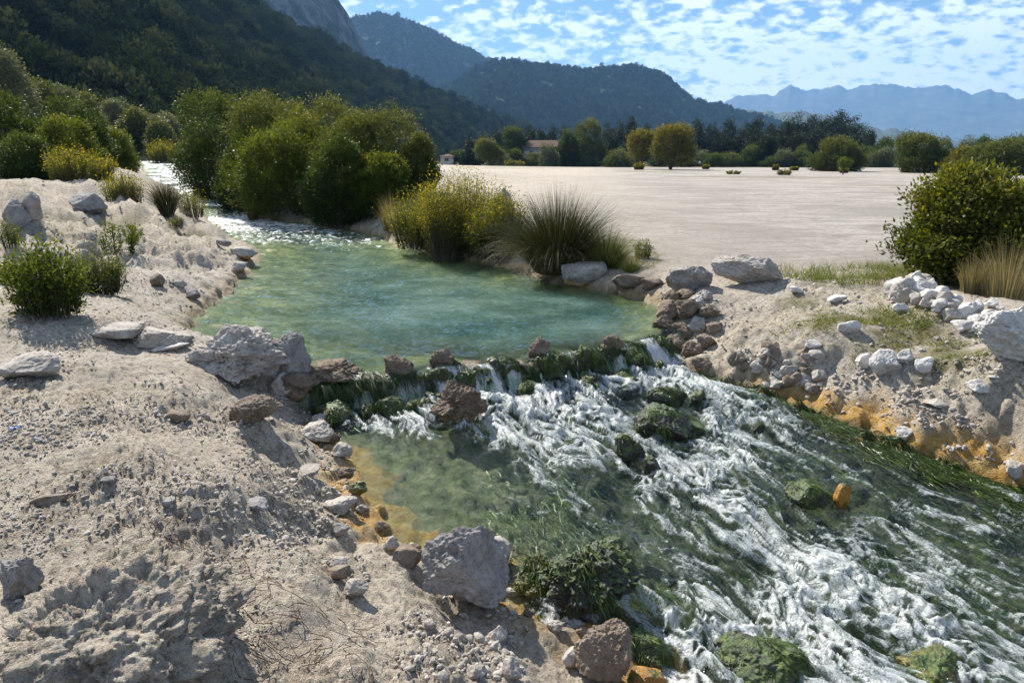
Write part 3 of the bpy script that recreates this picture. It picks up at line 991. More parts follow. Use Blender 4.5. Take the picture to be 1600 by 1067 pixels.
# ------------------------------------------------------------------ stones
def icosphere(sub):
    t = (1 + 5 ** .5) / 2
    v = [(-1, t, 0), (1, t, 0), (-1, -t, 0), (1, -t, 0), (0, -1, t), (0, 1, t), (0, -1, -t), (0, 1, -t), (t, 0, -1), (t, 0, 1), (-t, 0, -1), (-t, 0, 1)]
    f = [(0, 11, 5), (0, 5, 1), (0, 1, 7), (0, 7, 10), (0, 10, 11), (1, 5, 9), (5, 11, 4), (11, 10, 2), (10, 7, 6), (7, 1, 8), (3, 9, 4), (3, 4, 2), (3, 2, 6), (3, 6, 8), (3, 8, 9), (4, 9, 5), (2, 4, 11), (6, 2, 10), (8, 6, 7), (9, 8, 1)]
    v = np.array(v, float)
    v /= np.linalg.norm(v, axis=1)[:, None]
    f = np.array(f)
    for _ in range(sub):
        e = np.sort(np.concatenate([f[:, [0, 1]], f[:, [1, 2]], f[:, [2, 0]]]), 1)
        u, inv = np.unique(e, axis=0, return_inverse=True)
        inv = inv.ravel()
        m = v[u[:, 0]] + v[u[:, 1]]
        m /= np.linalg.norm(m, axis=1)[:, None]
        n = len(v)
        k = len(f)
        a, b_, c = n + inv[:k], n + inv[k:2 * k], n + inv[2 * k:]
        v = np.concatenate([v, m])
        f = np.concatenate([np.stack([f[:, 0], a, c], 1), np.stack([f[:, 1], b_, a], 1), np.stack([f[:, 2], c, b_], 1), np.stack([a, b_, c], 1)])
    return v, f


ICO = [icosphere(i) for i in range(7)]


def stone_shape(seed, sub=3, cuts=9, rough=0.10, pit=0.0, sharp=0.75, boxy=0.0):
    """unit-ish stone: sphere cut by random planes, then weathered"""
    rng = np.random.RandomState(seed)
    v, f = ICO[sub]
    p = v.copy()
    if boxy:
        m = np.abs(p).max(1)[:, None]
        p = p * (1 - boxy) + (p / m) * boxy * 0.85
    for _ in range(cuts):
        n = rng.normal(size=3)
        n /= np.linalg.norm(n)
        d = rng.uniform(0.46, 0.85)
        ex = np.clip(p @ n - d, 0, None)
        p = p - np.outer(ex * sharp, n)
    off = rng.rand(3) * 50
    q = p + off
    nr = p / np.maximum(np.linalg.norm(p, axis=1), 1e-6)[:, None]
    dis = rough * fbm3(q, 1.4, 2, 1) + rough * 0.55 * np.abs(fbm3(q, 3.3, 3, 5)) + rough * 0.30 * fbm3(q, 9.0, 2, 9)
    if pit:
        dis = dis - pit * np.clip(n3(q * 5.5, 20) - 0.18, 0, 1) - pit * 0.6 * np.clip(n3(q * 11, 22) - 0.15, 0, 1)
    if sub >= 5:
        dis = dis + rough * 0.16 * fbm3(q, 22.0, 2, 12)
    p = p + nr * dis[:, None]
    return p, f


def rot_m(rng, tilt=0.25, yaw=None):
    yaw = rng.uniform(0, 6.283) if yaw is None else yaw
    a, c = rng.uniform(-tilt, tilt, 2)
    return np.array(Matrix.Rotation(yaw, 3, 'Z') @ Matrix.Rotation(a, 3, 'X') @ Matrix.Rotation(c, 3, 'Y'))


def stone_material(name, c_dark, c_mid, c_light, stain=0.0, wet=False, moss=0.0, spec=.2):
    b = NB(name)
    p = b.obj()
    wp = b.pos()
    n1 = b.noise(wp, 7.0, 7, 0.66)
    n2_ = b.noise(wp, 34, 5, 0.7)
    col = b.ramp(n1, [(0.28, c_dark), (0.5, c_mid), (0.72, c_light)])
    col = b.mix(b.ramp(n2_, [(0.32, 0.6), (0.48, 0.0)]), col, tuple(c * .45 for c in c_dark))
    col = b.mix(b.ramp(n2_, [(0.58, 0.0), (0.74, 0.5)]), col, tuple(min(c * 1.25, .82) for c in c_light))
    rv = b.rnd()
    col = b.mix(b.math('MULTIPLY', rv, 0.35), col, tuple(c * .62 for c in c_mid))
    geo = b.n('ShaderNodeNewGeometry')
    sepn = b.n('ShaderNodeSeparateXYZ')
    b.set(sepn.inputs[0], geo.outputs['Normal'])
    sepo = b.n('ShaderNodeSeparateXYZ')
    b.set(sepo.inputs[0], b.n('ShaderNodeTexCoord').outputs['Generated'])
    if stain:
        m = b.math('ADD', b.math('MULTIPLY', sepo.outputs['Z'], -1.6), b.math('ADD', 0.72, b.math('MULTIPLY', b.math('SUBTRACT', n1, .5), 1.6)))
        m = b.ramp(m, [(0.15, 0.0), (0.5, stain)])
        col = b.mix(m, col, b.ramp(n2_, [(0.35, (0.26, 0.12, 0.025)), (0.6, (0.50, 0.29, 0.075))]))
    if moss:
        m = b.math('ADD', b.math('MULTIPLY', sepn.outputs['Z'], 0.55), b.math('MULTIPLY', b.math('SUBTRACT', b.noise(wp, 11, 5, .65), .5), 2.2))
        m = b.ramp(m, [(0.45 - .45 * moss, 0.0), (0.75 - .45 * moss, 1.0)])
        col = b.mix(m, col, b.ramp(b.noise(wp, 26, 5, .7), [(0.30, (0.008, 0.016, 0.005)), (0.5, (0.040, 0.075, 0.010)), (0.7, (0.15, 0.19, 0.03))]))
    h = b.math('ADD', n1, b.math('MULTIPLY', n2_, 0.55))
    nrm = b.bump(h, 0.8, 0.03)
    return b.done(b.principled(col, 0.38 if wet else 0.92, 0.5 if wet else spec, nrm))


M_PALE = stone_material('stone_pale', (0.24, 0.205, 0.175), (0.43, 0.39, 0.345), (0.58, 0.54, 0.495))
M_GREY = stone_material('stone_grey', (0.16, 0.147, 0.138), (0.31, 0.293, 0.28), (0.45, 0.432, 0.415))
M_WHITE = stone_material('stone_white', (0.42, 0.395, 0.365), (0.60, 0.575, 0.545), (0.72, 0.70, 0.675))
M_BROWN = stone_material('stone_brown', (0.115, 0.085, 0.062), (0.235, 0.185, 0.142), (0.36, 0.30, 0.245))
M_STAIN = stone_material('stone_stained', (0.26, 0.23, 0.20), (0.42, 0.39, 0.35), (0.56, 0.53, 0.49), stain=.95)
M_TUFA = stone_material('stone_tufa', (0.10, 0.075, 0.055), (0.20, 0.155, 0.115), (0.33, 0.27, 0.21), stain=.45, wet=False)
M_MOSSY = stone_material('stone_mossy', (0.018, 0.017, 0.014), (0.05, 0.047, 0.038), (0.12, 0.11, 0.085), wet=True, moss=.85)
M_WETDARK = stone_material('stone_wet_dark', (0.012, 0.012, 0.010), (0.03, 0.03, 0.024), (0.075, 0.07, 0.055), wet=True, moss=.35)
M_ORANGE = stone_material('stone_orange', (0.20, 0.09, 0.012), (0.42, 0.20, 0.03), (0.55, 0.33, 0.06), wet=True, moss=.1)
M_YMOSS = stone_material('stone_yellow_moss', (0.07, 0.055, 0.015), (0.17, 0.13, 0.03), (0.30, 0.25, 0.07), wet=True, moss=.45)
MATS = dict(pale=M_PALE, grey=M_GREY, white=M_WHITE, brown=M_BROWN, stain=M_STAIN, tufa=M_TUFA, moss=M_MOSSY, wet=M_WETDARK, orange=M_ORANGE, ymoss=M_YMOSS)


def moss_material():
    b = NB('moss_strands')
    t = b.attr('tint')
    col = b.ramp(t, [(0.0, (0.010, 0.020, 0.005)), (0.45, (0.045, 0.085, 0.010)), (0.8, (0.13, 0.19, 0.022)), (1.0, (0.25, 0.26, 0.05))])
    a = b.principled(col, 0.42, 0.45)
    tl = b.n('ShaderNodeBsdfTranslucent')
    b.set(tl.inputs['Color'], col)
    return b.done(b.mixs(0.25, a, tl.outputs[0]))


M_MOSS = moss_material()


def ribbons(paths, width, tint, taper=True, rng=None):
    """paths: N x K x 3 -> ribbon mesh arrays"""
    rng = rng or np.random.RandomState(1)
    N, K, _ = paths.shape
    d = np.gradient(paths, axis=1)
    side = np.cross(d, rng.normal(size=(N, 1, 3)) * 0.35 + np.array([0, 0, 1.0]))
    side /= np.maximum(np.linalg.norm(side, axis=2, keepdims=True), 1e-9)
    w = np.asarray(width).reshape(-1, 1) * np.ones((N, 1))
    prof = np.linspace(1, 0.12, K)[None, :] if taper else np.ones((1, K))
    side = side * (w * prof)[:, :, None] * 0.5
    v = np.stack([paths - side, paths + side], 2).reshape(N * K * 2, 3)
    b0 = (np.arange(N)[:, None] * K + np.arange(K - 1)[None, :]) * 2
    f = np.stack([b0, b0 + 1, b0 + 3, b0 + 2], -1).reshape(-1, 4)
    tt = np.repeat(np.asarray(tint), K * 2)
    return v, f, tt


FLOW3 = np.array([FLOW[0], FLOW[1], 0.0])


def moss_on(pts, dims, n, seed, length=0.30):
    """wet moss hanging over a stone: strands start on its top and follow it down with the current"""
    rng = np.random.RandomState(seed)
    ln = np.linalg.norm(pts, axis=1)
    dirs = pts / ln[:, None]
    up = np.nonzero((dirs[:, 2] > -0.15))[0]
    msk = fbm3(pts[up] * (1.5 / np.mean(dims)), 1.0, 2, seed % 30) > .06
    up = up[msk] if msk.sum() > 20 else up
    n = int(n * 2.2)
    st = rng.choice(up, n)
    K = 6
    cur = pts[st] * 1.01
    path = [cur]
    stepl = np.mean(dims) * 2 * length / K * rng.uniform(.35, 1.2, n)[:, None]
    fl = np.outer(np.ones(n), FLOW3 * 0.55) + rng.normal(size=(n, 3)) * 0.30 + np.array([0, 0, -0.55])
    for k in range(1, K):
        nr = cur / dims ** 2
        nr /= np.linalg.norm(nr, axis=1)[:, None]
        tg = fl + np.array([0, 0, -0.15 * k])
        tg = tg - nr * np.sum(tg * nr, 1)[:, None] * (np.sum(tg * nr, 1) < 0)[:, None]
        tg /= np.maximum(np.linalg.norm(tg, axis=1), 1e-6)[:, None]
        cur = cur + tg * stepl + nr * 0.002 + rng.normal(size=(n, 3)) * 0.005
        path.append(cur)
    paths = np.stack(path, 1)
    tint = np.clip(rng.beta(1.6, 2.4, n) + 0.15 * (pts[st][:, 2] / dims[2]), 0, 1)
    return ribbons(paths, rng.uniform(.002, .006, n), tint, True, rng)


def stone(px, py, w, h, mat, label, name='rock', group=None, seed=0, sub=4, depth=None, yaw=None, tilt=.15, sink=.36, cuts=13, rough=.10, pit=0.0, boxy=0.0, sharp=.92, moss=0, at=None, lift=0.0, zfun=None, cat='rock', lean=None, dist=None):
    """a stone whose foot is seen at (px, py), w x h picture units large"""
    rng = np.random.RandomState(seed + 7)
    c = at if at is not None else on_surface(px, py, zfun or terrain, 120.0, 900)
    if dist is not None:
        xx = (px - 800) / FPX * (dist * _cp + CAM_Z * _sp)
        c = np.array([xx, dist, tz(xx, dist)])
    dep = c[1] * _cp + (CAM_Z - c[2]) * _sp
    hw = w / FPX * dep / 2
    hh = h / FPX * dep * (1.0 / (1 - sink * .5)) / 2
    dd = hw * (depth if depth else rng.uniform(.75, 1.05))
    p, f = stone_shape(seed, sub, cuts, rough, pit, sharp, boxy)
    if lean is not None:
        p = p @ np.array(Matrix.Rotation(lean[0], 3, 'X') @ Matrix.Rotation(lean[1], 3, 'Y')).T
    M = rot_m(rng, tilt, yaw)
    p = p @ np.array(Matrix.Rotation(rng.uniform(0, 6.28), 3, 'Z')).T if not boxy and lean is None else p
    ext = (p.max(0) - p.min(0)) / 2
    dims = np.array([hw, dd, hh])
    p = (p - (p.max(0) + p.min(0)) / 2) / ext * dims
    p = p @ np.array(Matrix.Rotation(rng.uniform(-tilt, tilt), 3, 'Y')).T
    me = mesh_np(name, p, f, None, True, MATS[mat])
    loc = (c[0], c[1] + dd * .55, c[2] + hh * (1 - sink) + lift)
    o = link(name, me, label=label, cat=cat, group=group, loc=loc)
    if moss:
        v, ff, tt = moss_on(p, dims, moss, seed + 3)
        link('moss', mesh_np('moss', v, ff, dict(tint=tt), True, M_MOSS), parent=o, kind='stuff')
    return o


STONES = [
    # px, py, w, h, material, label, kwargs
    (366, 598, 160, 86, 'pale', 'largest pale slab boulder overhanging the bank beside the weir', dict(seed=3, sub=6, boxy=.30, rough=.22, pit=.16, depth=.85, lean=(.15, -.26), sink=.15, cuts=12)),
    (452, 596, 66, 74, 'grey', 'grey cracked rock wedged against the largest slab boulder', dict(seed=14, sub=5, boxy=.5, rough=.14, cuts=14, sharp=.95, sink=.2)),
    (416, 606, 46, 44, 'grey', 'small grey stone tucked under the largest slab boulder', dict(seed=17, sub=4, cuts=12, sharp=.95)),
    (440, 616, 40, 34, 'pale', 'rounded pale stone at the wet foot of the cracked rock', dict(seed=18, sub=4)),
    (516, 600, 90, 30, 'tufa', 'brown stained lump closing the left end of the weir', dict(seed=21, sub=5, rough=.24, pit=.1, sink=.55)),
    (468, 622, 70, 40, 'tufa', 'dark brown earthy block below the left end of the weir', dict(seed=23, sub=5, rough=.16, pit=.1)),
    (242, 540, 95, 26, 'pale', 'flat pale slab with a hollow beneath it by the pool corner', dict(seed=31, sub=5, boxy=.4, rough=.12, depth=.8)),
    (178, 530, 78, 20, 'pale', 'low flat slab half buried left of the pool corner', dict(seed=33, sub=5, boxy=.4, depth=.9)),
    (258, 549, 62, 9, 'white', 'thin white flake lying before the hollow slab', dict(seed=34, sub=4, boxy=.5)),
    (40, 592, 95, 34, 'pale', 'smooth pale hump rising from the dirt at the frame edge', dict(seed=36, sub=5, rough=.10, depth=.8, sink=.45)),
    (728, 950, 142, 132, 'grey', 'large angular grey rock tilted on the near bank', dict(seed=42, sub=6, boxy=.45, rough=.13, cuts=11, sharp=.95, depth=.75, lean=(.35, .45), sink=.10)),
    (772, 880, 54, 34, 'stain', 'flat tan stone resting behind the large angular grey rock', dict(seed=45, sub=4)),
    (636, 882, 44, 24, 'brown', 'small brown stone left of the large angular grey rock', dict(seed=46, sub=4)),
    (946, 1075, 96, 96, 'brown', 'upright pointed rock at the bottom edge beside the foam', dict(seed=51, sub=6, boxy=.3, rough=.15, cuts=14, sharp=.95, sink=.12, depth=.9)),
    (898, 1042, 40, 30, 'stain', 'small tan stone left of the upright pointed rock', dict(seed=53, sub=4)),
    (716, 668, 92, 70, 'tufa', 'porous brown rock standing in the water below the weir', dict(seed=61, sub=6, rough=.2, pit=.16, sink=.1, zfun=W_rapid)),
    (842, 560, 36, 34, 'brown', 'lone bare brown rock on the crest of the weir', dict(seed=64, sub=5, rough=.17, pit=.1, sink=.45)),
    (622, 590, 50, 34, 'tufa', 'brown crusty rock left of centre on the weir crest', dict(seed=65, sub=5, rough=.22, pit=.1, sink=.4)),
    (690, 574, 40, 26, 'tufa', 'low dark brown rock near the middle of the weir crest', dict(seed=66, sub=5, rough=.22, pit=.1, sink=.45)),
    (960, 548, 36, 24, 'tufa', 'small brown rock on the right part of the weir crest', dict(seed=67, sub=5, rough=.22, sink=.4)),
    (914, 449, 74, 38, 'stain', 'rounded boulder with orange foot on the far pool bank', dict(seed=71, sub=5, rough=.10, sink=.2)),
    (985, 450, 56, 22, 'brown', 'low brown rock right of the orange-footed boulder', dict(seed=73, sub=4, boxy=.4)),
    (1020, 452, 40, 17, 'brown', 'flat brown rock between pool and field', dict(seed=74, sub=4, boxy=.4)),
    (1174, 446, 116, 45, 'pale', 'long pale boulder lying at the edge of the field', dict(seed=81, sub=6, rough=.09, boxy=.25, depth=.55, sink=.12, pit=.04)),
    (1080, 458, 74, 42, 'grey', 'rounded grey boulder left of the long pale boulder', dict(seed=83, sub=5, rough=.13, pit=.05)),
    (664, 302, 46, 50, 'grey', 'pointed grey rock standing behind the yellow-flowered shrub', dict(seed=85, sub=5, cuts=12, sharp=.95, sink=.05, lift=.0)),
    (790, 320, 30, 66, 'grey', 'grey rock peeping out between yellow shrub and rush clump', dict(seed=86, sub=4, sink=.1, dist=16.8)),
    (1588, 562, 118, 84, 'white', 'largest white chalky boulder at the frame edge', dict(seed=91, sub=6, boxy=.3, rough=.13, pit=.05, depth=.9, sink=.15)),
    (1388, 584, 50, 36, 'white', 'faceted white stone alone on the right bank slope', dict(seed=93, sub=5, cuts=12, sharp=.95)),
    (1418, 568, 26, 22, 'white', 'small white stone just right of the faceted one', dict(seed=94)),
    (1446, 580, 28, 22, 'white', 'squat white stone right of the two smaller white stones', dict(seed=95)),
    (1355, 574, 28, 20, 'white', 'small white stone just left of the faceted one', dict(seed=96)),
    (1275, 545, 28, 13, 'white', 'flat white flake lying above the brown pebble heap', dict(seed=97, boxy=.5)),
    (1328, 520, 34, 18, 'white', 'white stone half hidden in the brown creeping plants', dict(seed=98)),
    (1408, 490, 24, 16, 'white', 'white stone below the rubble heap among green weeds', dict(seed=99)),
    (1310, 472, 30, 10, 'white', 'long white flake in the grass near the field edge', dict(seed=100, boxy=.5)),
    (1245, 458, 24, 10, 'white', 'white flake beside the long pale boulder', dict(seed=101, boxy=.5)),
    (1535, 610, 34, 15, 'white', 'flat white stone on the slope under the largest white boulder', dict(seed=102, boxy=.4)),
    (1468, 638, 36, 13, 'pale', 'flat grey-white flake low on the right bank', dict(seed=103, boxy=.5)),
    (1418, 688, 30, 20, 'white', 'small white stone sitting on the orange crust', dict(seed=104)),
    (1588, 748, 34, 26, 'pale', 'pale stone at the orange water edge by the frame', dict(seed=105)),
    (1210, 560, 34, 26, 'brown', 'leaning brown slab above the pebble heap', dict(seed=106, boxy=.5, sharp=.95)),
    (1340, 800, 0, 0, '', '', None),
    (45, 345, 34, 46, 'pale', 'pale block standing on the slope of the left mound', dict(seed=110, sub=5, cuts=12)),
    (20, 352, 40, 40, 'grey', 'grey rock left of the pale block on the mound', dict(seed=111, sub=5)),
    (130, 330, 60, 30, 'grey', 'grey ledge rock near the top of the left mound', dict(seed=112, sub=5, boxy=.4)),
    (298, 466, 26, 15, 'grey', 'dark grey stone on the bank beside the pool', dict(seed=113)),
    (245, 448, 22, 20, 'brown', 'small brown stump-like stone right of the leafy bank shrub', dict(seed=114, cuts=12)),
    (280, 450, 20, 12, 'pale', 'small pale stone between the stump-like stone and the pool', dict(seed=115)),
    (376, 402, 44, 16, 'stain', 'flat stained stone on the spit at the pool edge', dict(seed=116, boxy=.4)),
    (372, 424, 30, 14, 'stain', 'small stained stone below the spit at the pool edge', dict(seed=117, boxy=.3)),
    (346, 384, 24, 10, 'grey', 'grey stone on top of the spit', dict(seed=118)),
    (75, 788, 68, 13, 'brown', 'long thin flat stone on the dusty ground', dict(seed=121, boxy=.5, depth=.35)),
    (165, 756, 24, 10, 'grey', 'small grey stone above the long thin one', dict(seed=122)),
    (395, 799, 42, 15, 'grey', 'grey stone lying alone in the middle of the dirt slope', dict(seed=123, boxy=.3)),
    (294, 776, 16, 14, 'pale', 'small upright pale stone left of the lone grey stone', dict(seed=124)),
    (262, 790, 22, 11, 'grey', 'small grey stone next to the upright pale one', dict(seed=125)),
    (525, 803, 56, 20, 'pale', 'pale crusty lump near the orange water margin', dict(seed=126, sub=5, rough=.18)),
    (532, 838, 24, 16, 'grey', 'small grey stone below the pale crusty lump', dict(seed=127)),
    (525, 887, 34, 14, 'pale', 'pale stone on the slope left of the brown pebbles', dict(seed=128)),
    (556, 932, 40, 24, 'pale', 'largest pale pebble perched above the loose rubble', dict(seed=129)),
    (528, 908, 34, 22, 'brown', 'brown clod beside the largest pale pebble', dict(seed=130)),
    (672, 985, 20, 16, 'pale', 'round pale pebble in the gully under the grey rock', dict(seed=131)),
    (798, 1062, 34, 26, 'pale', 'rounded pale cobble among the near rubble', dict(seed=132)),
    (740, 1062, 30, 20, 'pale', 'flat pale cobble left of the rounded cobble', dict(seed=133)),
    (778, 1005, 30, 22, 'pale', 'pale cobble on the yellow-stained earth', dict(seed=134)),
    (480, 742, 36, 10, 'pale', 'pale flat stone at the corner of the shallow green water', dict(seed=135, boxy=.4)),
    (488, 690, 60, 22, 'pale', 'pale crusty ledge above the shallow green water', dict(seed=136, sub=5, rough=.16, boxy=.3)),
    (510, 694, 40, 20, 'brown', 'dark lump at the end of the pale crusty ledge', dict(seed=137)),
    (272, 660, 40, 16, 'brown', 'brown stone poking from the dirt below the largest slab', dict(seed=138)),
    (390, 665, 90, 38, 'brown', 'lumpy brown clod bank below the largest slab boulder', dict(seed=139, sub=6, rough=.22, depth=.8, sink=.4)),
    (20, 935, 64, 66, 'grey', 'dark weathered rock at the frame edge above the tufa outcrop', dict(seed=140, sub=5, rough=.2)),
    (160, 1048, 44, 18, 'white', 'small white stone lying on the tufa outcrop', dict(seed=141, lift=.10, boxy=.3)),
    # stones standing in the rapids
    (1044, 640, 66, 34, 'moss', 'mossy boulder at the top of the midstream cluster', dict(seed=151, sub=5, moss=160, zfun=W_rapid, rough=.14)),
    (1040, 690, 96, 50, 'wet', 'dark wet boulder at the foot of the midstream cluster', dict(seed=152, sub=5, moss=240, zfun=W_rapid, rough=.14)),
    (1092, 640, 26, 32, 'moss', 'small upright mossy stone right of the midstream cluster', dict(seed=153, moss=70, zfun=W_rapid)),
    (1084, 678, 30, 16, 'moss', 'low mossy stone at the right of the midstream cluster', dict(seed=154, moss=60, zfun=W_rapid)),
    (988, 612, 34, 22, 'moss', 'small mossy stone just below the weir foam', dict(seed=155, moss=60, zfun=W_rapid)),
    (984, 718, 46, 40, 'moss', 'bright green mossy stone left of the midstream cluster', dict(seed=156, sub=5, moss=200, zfun=W_rapid)),
    (1018, 742, 26, 30, 'wet', 'small black wet stone under the bright green one', dict(seed=157, zfun=W_rapid)),
    (1186, 676, 20, 18, 'moss', 'tiny mossy stone in the fast water by the right bank', dict(seed=158, moss=30, zfun=W_rapid)),
    (1318, 792, 26, 40, 'orange', 'orange-crusted stone sticking out of the rapids', dict(seed=161, sub=4, zfun=W_rapid, rough=.14)),
    (1268, 790, 70, 34, 'moss', 'mossy stone touching the orange-crusted one', dict(seed=162, sub=5, moss=160, zfun=W_rapid)),
    (925, 965, 175, 104, 'wet', 'big dark moss-hung boulder at the near edge of the rapids', dict(seed=165, sub=6, moss=420, zfun=W_rapid, rough=.26, sink=.2, depth=.9, pit=.1)),
    (845, 950, 88, 80, 'ymoss', 'yellow-green mossy ledge right of the large angular grey rock', dict(seed=166, sub=6, moss=380, rough=.2, sink=.15)),
    (1200, 1082, 150, 62, 'moss', 'low mossy boulder washed by foam at the bottom edge', dict(seed=167, sub=5, moss=300, zfun=W_rapid, rough=.2, sink=.55)),
    (1480, 1078, 110, 34, 'ymoss', 'submerged tan boulder at the bottom right of the foam', dict(seed=168, sub=5, zfun=W_rapid, rough=.2, sink=.75)),
    (1010, 1045, 90, 44, 'moss', 'mossy ledge beside the upright pointed rock', dict(seed=169, sub=5, moss=320, rough=.16)),
    (1010, 1075, 60, 26, 'orange', 'orange crusted stone below the mossy ledge', dict(seed=170, sub=4)),
    (1160, 590, 46, 20, 'moss', 'mossy stone at the water line of the right bank', dict(seed=171, moss=90, zfun=W_rapid)),
    (520, 664, 50, 28, 'moss', 'mossy stone in the shallow corner under the weir', dict(seed=172, sub=5, moss=240, zfun=W_rapid)),
]
for px, py, w, h, mt, lb, kw in STONES:
    if kw is not None:
        stone(px, py, w, h, mt, lb, **kw)

# crusted stones along the left water line of the rapids
rng = np.random.RandomState(52)
EDGE = [(504, 668), (520, 688), (534, 712), (540, 742), (556, 772), (572, 800), (590, 832), (612, 856), (645, 866), (690, 872), (806, 930), (822, 966), (868, 984), (905, 992)]
_nth = ['first', 'second', 'third', 'fourth', 'fifth', 'sixth', 'seventh', 'eighth', 'ninth', 'tenth', 'eleventh', 'twelfth', 'thirteenth', 'fourteenth']
for k, (a, b_) in enumerate(EDGE):
    w = rng.uniform(16, 34)
    mt = ('stain', 'tufa', 'stain', 'brown', 'ymoss')[k % 5]
    stone(a + rng.uniform(-8, 6), b_ + rng.uniform(-3, 6), w, w * rng.uniform(.35, .6), mt, '%s crusted edge stone down the left water line of the rapids' % _nth[k], 'edge_stone', 'crusted stones along the left water line of the rapids', 840 + k, 4, sink=.62, rough=.24)

# stones of the weir: moss-hung blocks along the sill
_wl = np.cumsum([0] + [np.linalg.norm(b_[:2] - a[:2]) for a, b_ in zip(WEIR[:-1], WEIR[1:])])


def weir_point(u):
    q = u * _wl[-1]
    return np.array([np.interp(q, _wl, [p[i] for p in WEIR]) for i in (0, 1)])


rng = np.random.RandomState(77)
ORD = ['first', 'second', 'third', 'fourth', 'fifth', 'sixth', 'seventh', 'eighth', 'ninth', 'tenth', 'eleventh', 'twelfth', 'thirteenth', 'fourteenth', 'fifteenth', 'sixteenth', 'seventeenth', 'eighteenth', 'nineteenth', 'twentieth', 'twenty-first', 'twenty-second', 'twenty-third', 'twenty-fourth', 'twenty-fifth', 'twenty-sixth', 'twenty-seventh', 'twenty-eighth', 'twenty-ninth', 'thirtieth', 'thirty-first', 'thirty-second', 'thirty-third', 'thirty-fourth', 'thirty-fifth', 'thirty-sixth', 'thirty-seventh', 'thirty-eighth', 'thirty-ninth', 'fortieth']
CREST = [(.02, .13, .16, -.06), (.07, .16, .15, -.03), (.13, .12, .17, -.05), (.185, .15, .19, .0), (.24, .10, .15, -.06), (.285, .17, .20, .02), (.335, .11, .13, -.07), (.385, .13, .17, -.02), (.43, .09, .12, -.06), (.475, .14, .19, .015), (.53, .10, .15, -.04), (.585, .15, .20, .03), (.64, .13, .17, .0), (.69, .17, .19, .02), (.75, .14, .16, -.03), (.80, .16, .20, .03), (.855, .12, .15, -.03), (.90, .15, .18, .0), (.945, .10, .14, -.05), (.985, .15, .19, .01)]
LOW = [(.03, .13, .12), (.09, .10, .11), (.15, .14, .13), (.21, .11, .10), (.26, .09, .09), (.36, .08, .08), (.50, .08, .09), (.67, .09, .09), (.78, .08, .08), (.92, .09, .10)]
for k, (u, wd, hh, up_) in enumerate(CREST + [(q[0], q[1], q[2], None) for q in LOW]):
    c = weir_point(u)
    p, f = stone_shape(300 + k, 4, 10, .30, .12)
    wd, hh = wd * rng.uniform(.65, 1.45), hh * rng.uniform(.7, 1.0)
    dims = np.array([wd, rng.uniform(.08, .14), hh])
    p = p * dims
    if up_ is None:
        ps = c + FLOW * rng.uniform(.26, .36)
        zt = POOL_Z - .17 + rng.uniform(-.05, .02)
        lb = '%s moss-hung stone from the left along the foot of the weir' % ORD[k - len(CREST)]
        gp = 'moss-hung stones at the foot of the weir'
    else:
        ps = c + FLOW * rng.uniform(.00, .13)
        zt = POOL_Z + up_ * (1.5 if up_ > 0 else 1.0) - .016
        lb = '%s moss-hung stone from the left along the crest of the weir' % ORD[k]
        gp = 'moss-hung stones on the crest of the weir'
    o = link('weir_stone', mesh_np('weir_stone', p, f, None, True, M_MOSSY if k % 3 else M_WETDARK), label=lb, cat='rock', group=gp, loc=(ps[0], ps[1], zt - hh * .75))
    v, ff, tt = moss_on(p, dims, int(rng.uniform(160, 420)), 900 + k, rng.uniform(.35, .7))
    link('moss', mesh_np('moss', v, ff, dict(tint=tt), True, M_MOSS), parent=o, kind='stuff')

# heap of brown stones at the right end of the weir
heap = [(1048, 500, 46, 30), (1075, 498, 40, 30), (1055, 478, 44, 26), (1088, 486, 40, 24), (1110, 496, 34, 20), (1042, 520, 40, 26), (1068, 530, 38, 26), (1092, 520, 36, 24), (1056, 548, 36, 24), (1082, 556, 36, 22), (1105, 544, 34, 20), (1040, 505, 26, 20), (1120, 520, 28, 16), (1098, 578, 34, 18), (1075, 470, 30, 18), (1102, 470, 30, 16)]
for k, (a, b_, w, h) in enumerate(heap):
    stone(a, b_, w, h, ('brown', 'tufa', 'brown', 'stain')[k % 4], 'brown stone in the heap at the right end of the weir', 'rock', 'brown stones heaped at the right end of the weir', 400 + k, 4, cuts=14, rough=.22, pit=.06)
# pebble heap on the right bank
rng = np.random.RandomState(5)
for k in range(40):
    a, b_ = rng.uniform(1150, 1285), rng.uniform(556, 618)
    if b_ - 556 > (a - 1130) * .62 + 8:
        b_ = 556 + (a - 1130) * .5
    w = rng.uniform(13, 27)
    stone(a, b_, w, w * rng.uniform(.55, .8), ('brown', 'pale', 'stain')[k % 3], 'fist-sized stone in the loose heap above the right water line', 'rock', 'fist-sized stones heaped above the right water line', 500 + k, 3, cuts=10, rough=.12)
# white rubble heap on the right
rng = np.random.RandomState(6)
for k in range(70):
    u = rng.rand()
    a = 1395 + u * 170
    top = np.interp(u, [0, .2, .5, 1], [462, 432, 462, 468])
    bot = np.interp(u, [0, .2, .5, 1], [476, 480, 505, 540])
    b_ = rng.uniform(top + 14, bot)
    w = (9 + 26 * rng.rand() ** 1.6) * (1.1 - .2 * u)
    stone(a, b_, w, w * rng.uniform(.5, .9), ('white', 'pale', 'white')[k % 3], 'white chalky stone in the rubble heap under the round leafy bush', 'rock', 'white stones of the rubble heap', 600 + k, 3, cuts=15, rough=.14, sharp=1.0, lift=rng.uniform(0, .10) * (u < .5), sink=.3)


